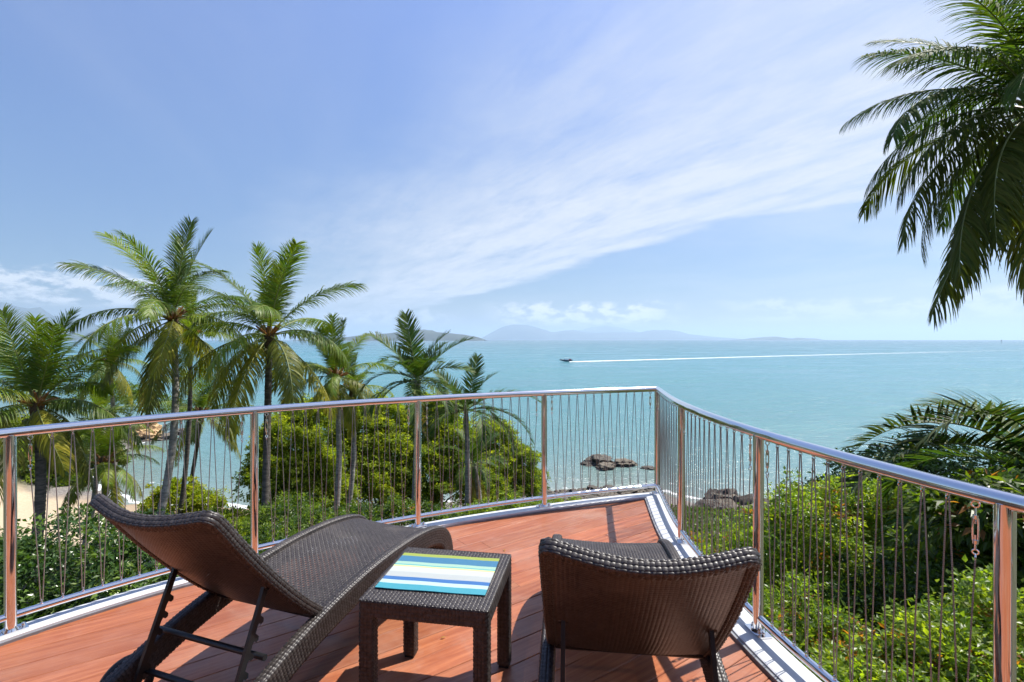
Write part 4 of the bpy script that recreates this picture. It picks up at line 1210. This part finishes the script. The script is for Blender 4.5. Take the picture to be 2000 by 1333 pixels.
tree('shrub', 'sprawling yellow-green shrub behind the reclined backrest', 'shrub', (-9.3, 17), blobs_px([(440, 1050, 17, 48), (480, 1085, 16, 50), (400, 1075, 17, 40), (520, 1120, 15, 45)]), 520, 30, .22, .12, .06, [(.17, .22, .02), (.13, .19, .02), (.10, .15, .02)], 46, LEAF_BUSH, GS, True, r_tr=.06)
tree('shrub', 'dark glossy-leaved shrub filling the corner next to the first post', 'shrub', (-6.9, 6.6), [((-6.9, 6.6, -2.0), (1.1, 1.0, 1.0)), ((-6.0, 7.1, -1.9), (1.0, 1.0, .9)), ((-7.7, 6.0, -2.2), 1.0), ((-6.6, 5.9, -2.9), 1.0)], 620, 32, .20, .085, .045, DARKG + MID[:1], 47, LEAF_GLOSSY, GS, r_tr=.05)
tree('shrub', 'dark glossy shrub with sunlit tips below the curved bottom rail', 'shrub', (-4.9, 6.4), [((-4.9, 6.6, -2.0), (.95, .9, .85)), ((-4.1, 6.6, -2.5), (.9, .9, .9)), ((-5.4, 5.8, -2.5), (.9, .8, .8)), ((-4.6, 5.6, -3.0), (.9, .8, .6))], 620, 32, .20, .085, .045, DARKG + MID, 48, LEAF_GLOSSY, GS, r_tr=.05)
tree('shrub', 'low leafy shrub under the deck edge near the second post', 'shrub', (-3.2, 6.6), [((-3.3, 6.9, -2.9), (1.0, .9, .8)), ((-2.3, 7.4, -3.2), (1.0, .9, .7))], 380, 30, .20, .09, .045, MID + DARKG, 49, LEAF_BUSH, GS, r_tr=.05)
tree('shrub', 'thin-leaved dark shrub showing past the raised foot of the lounger', 'shrub', (-5.2, 13.5), blobs_px([(560, 1040, 14, 60), (620, 1060, 13, 55), (530, 1100, 12, 60)]), 480, 28, .24, .13, .04, DARKG + MID, 50, LEAF_BUSH, GS, r_tr=.05)
tree('shrub', 'dark shrub with pink blossom tips behind the middle post', 'shrub', (-3.0, 15), blobs_px([(700, 1050, 15, 55), (780, 1040, 15.5, 50), (850, 1045, 15, 48)]), 520, 28, .24, .11, .05, DARKG + MID[:2], 51, LEAF_BUSH, GS, red=.06, r_tr=.05)
tree('shrub', 'low green shrub below the bottom rail beside the shore stones', 'shrub', (-.3, 17), blobs_px([(930, 1040, 17, 50), (1000, 1020, 18, 40), (1060, 1012, 19, 30)]), 480, 28, .24, .11, .05, MID + LIME[:1], 52, LEAF_BUSH, GS, r_tr=.05)
tree('shrub', 'small bright shrub in front of the water beyond the narrow deck corner', 'shrub', (1.6, 26), blobs_px([(1085, 992, 27, 16), (1125, 988, 28, 14), (1060, 1000, 26, 20)]), 200, 26, .2, .1, .05, LIME, 53, LEAF_BUSH, GS, True, r_tr=.04)
GR = 'hedge shrubs beyond the hedge-side balustrade'
YG = [(.175, .255, .030), (.135, .215, .028), (.20, .265, .032), (.095, .165, .025)]
tree('shrub', 'yellow-green shrub with orange tips in front of the large wet boulders', 'shrub', (3.0, 7.6), [((2.75, 7.5, -2.45), (.85, .8, .85)), ((3.35, 7.6, -2.2), (.7, .7, .8)), ((2.4, 7.0, -3.0), (.8, .8, .7))], 460, 38, .17, .070, .036, YG, 61, LEAF_BUSH, GR, red=.08, r_tr=.04)
tree('shrub', 'upright leafy shrub just beyond the middle hedge-side post', 'shrub', (3.8, 6.9), [((3.75, 6.9, -1.35), (.62, .6, .75)), ((3.5, 6.5, -2.1), (.8, .7, .8)), ((4.15, 7.0, -1.9), (.65, .6, .8))], 460, 38, .16, .068, .036, YG, 62, LEAF_BUSH, GR, red=.10, r_tr=.04)
tree('shrub', 'rounded bright shrub with coppery tips below the descending top rail', 'shrub', (5.2, 7.6), [((5.2, 7.8, -1.55), (.95, .9, .85)), ((5.9, 7.6, -1.7), (.9, .8, .8)), ((4.8, 7.2, -2.3), (.9, .8, .8))], 600, 38, .18, .072, .038, YG, 63, LEAF_BUSH, GR, red=.08, r_tr=.05)
tree('broadleaf_tree', 'open dark-leaved tree standing out against the sea behind the hedge', 'tree', (7.6, 11), [((7.4, 10.8, -2.1), (1.0, .9, .8)), ((8.4, 11, -1.8), (1.2, 1., .9)), ((9.4, 11, -1.6), (1.2, 1, .9)), ((8.2, 10.4, -3.), (1.3, 1, .9))], 520, 26, .26, .11, .06, DARKG + MID[:2], 64, LEAF_GLOSSY, GR, r_tr=.09)
tree('shrub', 'sunlit green shrub low against the near end of the hedge-side rail', 'shrub', (2.5, 4.6), [((2.45, 4.9, -1.75), (.65, .6, .6)), ((2.05, 4.4, -2.1), (.6, .6, .6)), ((2.9, 5.2, -1.75), (.6, .6, .65))], 460, 38, .15, .060, .033, YG + MID, 65, LEAF_BUSH, GR, red=.1, r_tr=.04)
tree('shrub', 'wide shrub of small pale leaves right below the wire strands near the end post', 'shrub', (2.7, 3.5), [((2.45, 3.5, -1.35), (.6, .55, .55)), ((3.1, 3.6, -1.15), (.6, .5, .55)), ((3.7, 3.9, -1.05), (.6, .55, .55)), ((2.05, 3.3, -1.75), (.5, .5, .5)), ((2.8, 2.9, -1.7), (.6, .5, .5))], 820, 38, .15, .058, .034, YG + [(.12, .17, .05)], 66, LEAF_BUSH, GR, red=.08, r_tr=.04)
tree('shrub', 'shaded deep green shrub filling the hollow behind the near hedge', 'shrub', (4.6, 5.6), [((4.4, 5.6, -1.9), (.9, .8, .8)), ((5.2, 5.6, -1.6), (.9, .8, .9)), ((5.8, 6.3, -1.5), (.9, .8, .9)), ((3.7, 5.5, -2.2), (.8, .7, .7)), ((4.9, 4.9, -1.7), (.8, .7, .8))], 820, 32, .18, .075, .04, DARKG + MID[:2], 67, LEAF_BUSH, GR, r_tr=.05)
tree('broadleaf_tree', 'tree with large drooping orange-tinged leaves under the feather palm fronds', 'tree', (5.6, 5.2), [((4.95, 5.3, -.42), (.62, .55, .42)), ((5.7, 5.4, -.32), (.7, .6, .45)), ((6.4, 5.5, -.3), (.7, .6, .45)), ((5.4, 5.0, -1.1), (.9, .7, .6)), ((6.2, 5.0, -1.1), (.9, .7, .6))], 620, 20, .2, .15, .055, [(.055, .10, .016), (.085, .13, .018), (.04, .08, .016)], 68, LEAF_BUSH, GR, red=.07, r_tr=.07, droop=.7)
# undergrowth over the slope
def undergrowth():
    rs = np.random.RandomState(9); n = 90000
    y = 2.5 + 42 * rs.rand(n) ** 1.25; x = (rs.rand(n) * 2 - 1) * (y * 1.15 + 2)
    keep = (shore_y(x) - y > np.where(x < -15, 13, 5) + rs.rand(n) * 4); x, y = x[keep], y[keep]; n = len(x)
    cl = np.sin(x * 1.3) * np.sin(y * 1.1 + 1) * .5 + .5
    z = ground_base(x, y) + rs.rand(n) * (.15 + .5 * cl)
    C = np.stack([x, y, z], -1); D = norm(rs.normal(size=(n, 3)) * .8 + np.array([0, 0, .5])); N = norm(rs.normal(size=(n, 3)) * .6 + np.array([0, 0, 1]))
    cols = np.array(DARKG + MID[:2]) * .8; T = cols[rs.randint(0, len(cols), n)] * rs.uniform(.7, 1.3, (n, 1))
    sc = .07 + .006 * y
    me = leaves_mesh('undergrowth', C, D, N, sc * rs.uniform(.7, 1.4, n), sc * .45 * rs.uniform(.7, 1.3, n), T, [LEAF_BUSH], True)
    tag(link('undergrowth', me), kind='stuff')
undergrowth()

# ------------------------------------------------------------------ rocks
def rock_mesh(size, seed, mt, sub=4):
    import bmesh
    bm = bmesh.new(); bmesh.ops.create_icosphere(bm, subdivisions=sub, radius=1.0)
    off = Vector((seed * 3.1, seed * 1.7, seed * .9))
    for v in bm.verts:
        p = v.co.copy()
        k = 1 + .42 * mnoise.fractal(p * 1.2 + off, 1., 2., 3) + .20 * mnoise.fractal(p * 3.4 + off, .7, 2.1, 4) + .16 * abs(mnoise.noise(p * 2.3 + off))
        cell = mnoise.voronoi(p * 1.6 + off)[0]; k += .34 * (cell[1] - cell[0]) - .12
        q_ = p * k
        q_.z = max(q_.z, -.6)
        v.co = Vector((q_.x * size[0], q_.y * size[1], q_.z * size[2]))
    me = bpy.data.meshes.new('rock'); bm.to_mesh(me); bm.free()
    me.materials.append(mt); me.polygons.foreach_set('use_smooth', [True] * len(me.polygons)); me.update(); me.set_sharp_from_angle(angle=R(38))
    return me
def rock(label, px, py, rx, rz_, seed, mt, depth=None, name='rock', group=None, ry=None, cat='rock', rot=0):
    """py is where the rock meets the water or ground"""
    if depth is None: depth = (CAM_Z - SEA_Z) / ((py - HZ) / 1000)
    x = (px - 1000) / 1000 * depth
    o = link(name, rock_mesh((rx, ry or rx * .8, rz_), seed, mt)); o.location = (x, depth, max(SEA_Z, ground_z(x, depth)) + rz_ * .25); o.rotation_euler.z = rot
    tag(o, label, cat, group)
    return o
GK = 'rocks standing in the shallow water'
rock('dark flat-topped rock in the shallows, the seaward end of the pair off the corner', 1168, 906, 1.9, .9, 1, ROCK_DARK, group=GK, rot=.3)
rock('lighter brown rock leaning against the dark flat rock in the shallows', 1182, 914, 1.5, .5, 2, ROCK_BROWN, group=GK, rot=1.2)
rock('pointed brown rock trailing away from the flat rocks in the shallows', 1218, 909, 1.5, .55, 3, ROCK_BROWN, group=GK, rot=.1)
rock('small low dark reef rock behind the corner post', 1268, 916, .9, .2, 4, ROCK_DARK, group=GK)
rock('upright black wet boulder at the top of the boulder pile by the shore', 1410, 998, 2.0, 1.7, 5, ROCK_DARK, depth=45.5, group=GK)
rock('broad grey-brown boulder half hidden by the post and hedge', 1448, 1015, 2.4, 1.7, 6, ROCK_BROWN, depth=43.5, group=GK)
rock('long low dark boulder at the foot of the boulder pile', 1402, 1024, 2.4, 1.2, 7, ROCK_DARK, depth=43.0, group=GK)
rock('small black rock seen through the gap in the hedge', 1597, 995, .9, .45, 8, ROCK_DARK, depth=45.5, group=GK)
rock('small dark rock in the wash left of the boulder pile', 1342, 1015, .5, .3, 9, ROCK_DARK, depth=44.5, group=GK)
GH = 'boulders of the small headland'
hl = [('large rounded orange boulder on top of the headland', 272, 842, 2.6, 2.0, ROCK_ORANGE, 82), ('tawny boulder below the big orange one', 296, 856, 1.9, 1.2, ROCK_ORANGE, 80), ('dark boulder at the waterline before the orange boulder', 268, 868, 2.4, 1.0, ROCK_DARK, 78.5),
      ('brown boulder near the surf at the headland tip', 318, 862, 2.0, 1.1, ROCK_BROWN, 80), ('dark boulder at the tip of the headland', 350, 853, 2.2, 1.3, ROCK_DARK, 84), ('tawny boulder partly behind the young palm', 245, 850, 2.2, 1.5, ROCK_ORANGE, 81), ('brown boulder at the landward end of the headland', 222, 856, 2.4, 1.5, ROCK_BROWN, 79)]
for k, (lb, px, py, rx, rz_, mt, dep) in enumerate(hl):
    o = rock(lb, px, py, rx, rz_, 20 + k, mt, depth=dep, group=GH); o.location.z = CAM_Z - (py - HZ) / 1000 * dep - rz_ * .1
hb_ = (-62.5, 84.)
tree('broadleaf_tree', 'dark scrubby tree on the headland above the orange boulder', 'tree', hb_, [((-62, 85, -9.5), (5, 4, 2.6)), ((-68, 86, -8.6), (6, 4, 3.2)), ((-56.5, 88, -10.8), (3.5, 3, 1.8))], 500, 26, .8, .34, .18, DARKG + MID, 71, LEAF_TREE, None, True)
GW = 'wooded slope beyond the beach'
for k, (lb, px, py, dep, r_) in enumerate([('green bushy tree on the beach-end slope, nearest the sand', 85, 930, 55, 44), ('olive tree on the beach-end slope just below the headland', 190, 892, 64, 30), ('dark tree on the beach-end slope beneath the broad palm', 10, 920, 56, 48), ('rounded tree behind the others on the beach-end slope', 130, 885, 64, 36), ('pale green tree farthest along the beach-end slope', 40, 860, 72, 42)]):
    p = pxp(px, py, dep); rr = r_ / 1000 * dep
    tree('broadleaf_tree', lb, 'tree', (p.x, p.y), [((p.x, p.y, p.z), (rr * 1.2, rr, rr)), ((p.x - rr, p.y + 1, p.z - rr * .6), (rr, rr, rr * .8)), ((p.x + rr * .9, p.y, p.z - rr * .6), (rr * .8, rr * .8, rr * .7))], 700, 26, .6, .42, .22, (MID + DARKG) if k % 2 else (MID + LIME[:1]), 75 + k, LEAF_TREE, GW, True, r_tr=.2)
def stones():
    rs = random.Random(3); shared = [rock_mesh((1, .8, .6), 40 + k, (ROCK_DARK, ROCK_BROWN)[k % 2], 2) for k in range(5)]
    def spot(big):
        px = rs.uniform(965, 1290); dep = rs.uniform(-3.2, 1.2); x0 = (px - 1000) / 1000 * 50; y = float(shore_y(x0)) + dep; x = (px - 1000) / 1000 * y
        s_ = rs.choice((.3, .35, .45, .65)) * rs.uniform(.8, 1.15) if big else rs.uniform(.12, .3)
        return x, y, max(ground_z(x, y), SEA_Z) + s_ * .1, s_
    for k in range(38):
        x, y, z, s_ = spot(True)
        o = link('shore_stone', shared[k % 5]); o.location = (x, y, z); o.scale = (s_,) * 3; o.rotation_euler = (rs.uniform(-.2, .2), 0, rs.uniform(0, 6.3))
        tag(o, 'dark stone lying among others on the stony shore beyond the deck corner', 'stone', 'loose stones along the shore')
    V, F, n = [], [], 0
    src = [np.array([v.co[:] for v in m.vertices]) for m in shared]; sf = [np.array([p.vertices[:] for p in m.polygons]) for m in shared]
    for k in range(1500):
        x, y, z, s_ = spot(False); a = rs.uniform(0, 6.3); q_ = src[k % 5]
        c_, s2 = math.cos(a), math.sin(a)
        V.append(np.stack([q_[:, 0] * c_ - q_[:, 1] * s2, q_[:, 0] * s2 + q_[:, 1] * c_, q_[:, 2]], -1) * s_ + np.array([x, y, z])); F.append(sf[k % 5] + n); n += len(q_)
    F = np.concatenate(F)
    o = link('pebbles', mesh_np('pebbles', np.concatenate(V), F, np.full(len(F), 3), [ROCK_BROWN])); o['kind'] = 'stuff'
stones()

# ------------------------------------------------------------------ motor boat and its wake
def boat():
    loc = ((1105 - 1000) / 1000 * 365, 365., SEA_Z)
    root = empty('motor_boat', loc, math.pi - .03, 'small dark-hulled motor boat speeding ahead of a long white wake', 'boat')
    hullm = m_plain('dark_blue_hull', (.05, .065, .11), .25); wht = m_plain('white_boat_gelcoat', (.75, .76, .8), .3); redm = m_plain('dark_red_trim', (.25, .03, .05), .4); glass = m_plain('tinted_windscreen', (.02, .02, .03), .1)
    L = 8.6; secs = 12; V = []; F = []
    for i in range(secs + 1):
        t = i / secs; x = -L / 2 + L * t; w = 1.35 * (1 - t ** 3.2) + .02; sheer = 1.05 + .65 * t ** 2; keel = -.25 + .95 * t ** 3 + .25 * t
        V += [(x, -w, sheer), (x, -w * .86, keel + .45), (x, 0, keel), (x, w * .86, keel + .45), (x, w, sheer)]
    for i in range(secs):
        for j in range(4): F.append((5 * i + j, 5 * i + j + 1, 5 * i + j + 6, 5 * i + j + 5))
    F.append((0, 1, 2, 3, 4)[::-1])
    mb = MB(); mb.add(V, F); mb.build('hull', hullm, root)
    mb = MB(); mb.add([V[5 * i][0:2] + (V[5 * i][2] + .01,) for i in range(secs + 1)] + [V[5 * i + 4][0:2] + (V[5 * i + 4][2] + .01,) for i in range(secs + 1)], [(i, i + 1, secs + 2 + i, secs + 1 + i) for i in range(secs)]); mb.build('deck', wht, root)
    mb = MB(); mb.prism([(-1.6, 1.1), (1.6, 1.2), (1.0, 1.75), (-1.4, 1.85)], -.85, .85, lambda a, b, d: (a, d, b)); mb.build('cabin', wht, root, smooth=False)
    mb = MB(); mb.prism([(1.65, 1.25), (1.0, 1.8), (.85, 1.8), (1.4, 1.25)], -.88, .88, lambda a, b, d: (a, d, b)); mb.build('windscreen', glass, root, smooth=False)
    mb = MB(); mb.prism([(-2.2, 2.55), (1.0, 2.65), (1.0, 2.75), (-2.2, 2.67)], -1.05, 1.05, lambda a, b, d: (a, d, b)); mb.build('canopy', wht, root, smooth=False)
    for x in (-2.0, .8):
        for y in (-.95, .95):
            mb = MB(); mb.tube([(x, y, 1.0), (x, y, 2.6)], .04, 6); mb.build('canopy_pole', STEEL, root)
    mb = MB(); mb.box((-3.0, 0, 1.45), (1.8, 2.3, .7)); mb.build('rear_bench', redm, root, smooth=False)
    for y in (-.45, .45):
        mb = MB(); mb.box((-4.55, y, 1.1), (.45, .4, .75)); mb.box((-4.5, y, .3), (.22, .14, 1.0)); mb.build('outboard_motor', hullm, root, smooth=False)
boat()
def wake():
    m, h, o = mat('white_wake_foam')
    a = h.n('ShaderNodeAttribute', attribute_name='fade').outputs['Fac']
    geo = h.n('ShaderNodeNewGeometry'); n = h.noise(geo.outputs['Position'], .35, 6, .7)
    d = h.n('ShaderNodeBsdfDiffuse'); d.inputs[0].default_value = (.80, .84, .86, 1)
    tr = h.n('ShaderNodeBsdfTransparent'); mx = h.n('ShaderNodeMixShader')
    h.link(h.m('MULTIPLY', a, h.m('ADD', .45, h.ss(n, .25, .6)), clamp=True), mx.inputs[0]); h.link(tr.outputs[0], mx.inputs[1]); h.link(d.outputs[0], mx.inputs[2]); h.link(mx.outputs[0], o.inputs['Surface'])
    pts = [(1112, 708.6), (1160, 707.2), (1250, 704.6), (1400, 699.8), (1500, 696.8), (1620, 693.8), (1760, 690.5), (1900, 687), (2020, 684.2), (2200, 680)]
    W = []
    for px, py in pts:
        dep = (CAM_Z - SEA_Z) / ((py - HZ) / 1000); W.append(((px - 1000) / 1000 * dep, dep))
    C = catmull(W, 14); n_ = len(C); O = []
    rs = np.random.RandomState(2)
    d_ = np.r_[0, np.cumsum(np.linalg.norm(np.diff(C, axis=0), axis=1))]
    V = []; FD = []
    for i in range(n_):
        t = d_[i] / d_[-1]; half = (4.0 + 8 * min(1, t * 3) + 10 * t) * (1 + .15 * rs.randn()) * (.45 + .55 * min(1, t * 40))
        nrm_ = np.array([0, 1.]); fade = (1 - t) ** 3.6 * .9 + .015
        crest = .55 * max(0, 1 - t * 6) + .02
        for k, (off, hz) in enumerate(((-1, .03), (-.5, crest), (0, crest * .6 + .03), (.5, crest), (1, .03))):
            V.append((C[i][0], C[i][1] + off * half, SEA_Z + hz)); FD.append(fade * (0.0 if abs(off) == 1 else 1))
    F = []
    for i in range(n_ - 1):
        for j in range(4): F.append((5 * i + j, 5 * i + j + 1, 5 * i + j + 6, 5 * i + j + 5))
    o = link('boat_wake', mesh_np('boat_wake', V, np.array(F), np.full(len(F), 4), [m], True, None, {'fade': np.array(FD)}))
    tag(o, kind='stuff')
wake()
for k, (x, y, a_, lb) in enumerate([(-.36, 2.56, .4, 'small curled yellow leaf lying on the boards behind the side table'), (-.05, 3.62, 1.9, 'tiny pale leaf on the boards between the two lounger foot ends'), (-1.75, 2.35, 2.6, 'small dry leaf on the boards left of the reclined lounger')]):
    fl = link('fallen_leaf', leaves_mesh('fallen_leaf', np.array([[0, 0, .004]]), np.array([[1., 0, .18]]), np.array([[0, 0, 1.]]), np.array([.034]), np.array([.012]), np.array([[.34, .25, .07]]), [LEAF_BUSH]))
    fl.location = (x, y, .001); fl.rotation_euler.z = a_; tag(fl, lb, 'fallen leaf', 'fallen leaves on the deck')
# far channel marker
mp_ = ((1956 - 1000) / 1000 * 2300, 2300., SEA_Z)
root = empty('channel_marker', mp_, 0, 'tiny dark channel marker post standing in the sea at the horizon', 'marker post')
mb = MB(); mb.tube([(0, 0, -1), (0, 0, 15)], .55, 8); mb.build('pile', BLACK, root)
mb = MB(); mb.tube([(0, 0, 9), (0, 0, 15.5)], [1.6, 1.2], 10); mb.build('beacon', BLACK, root)
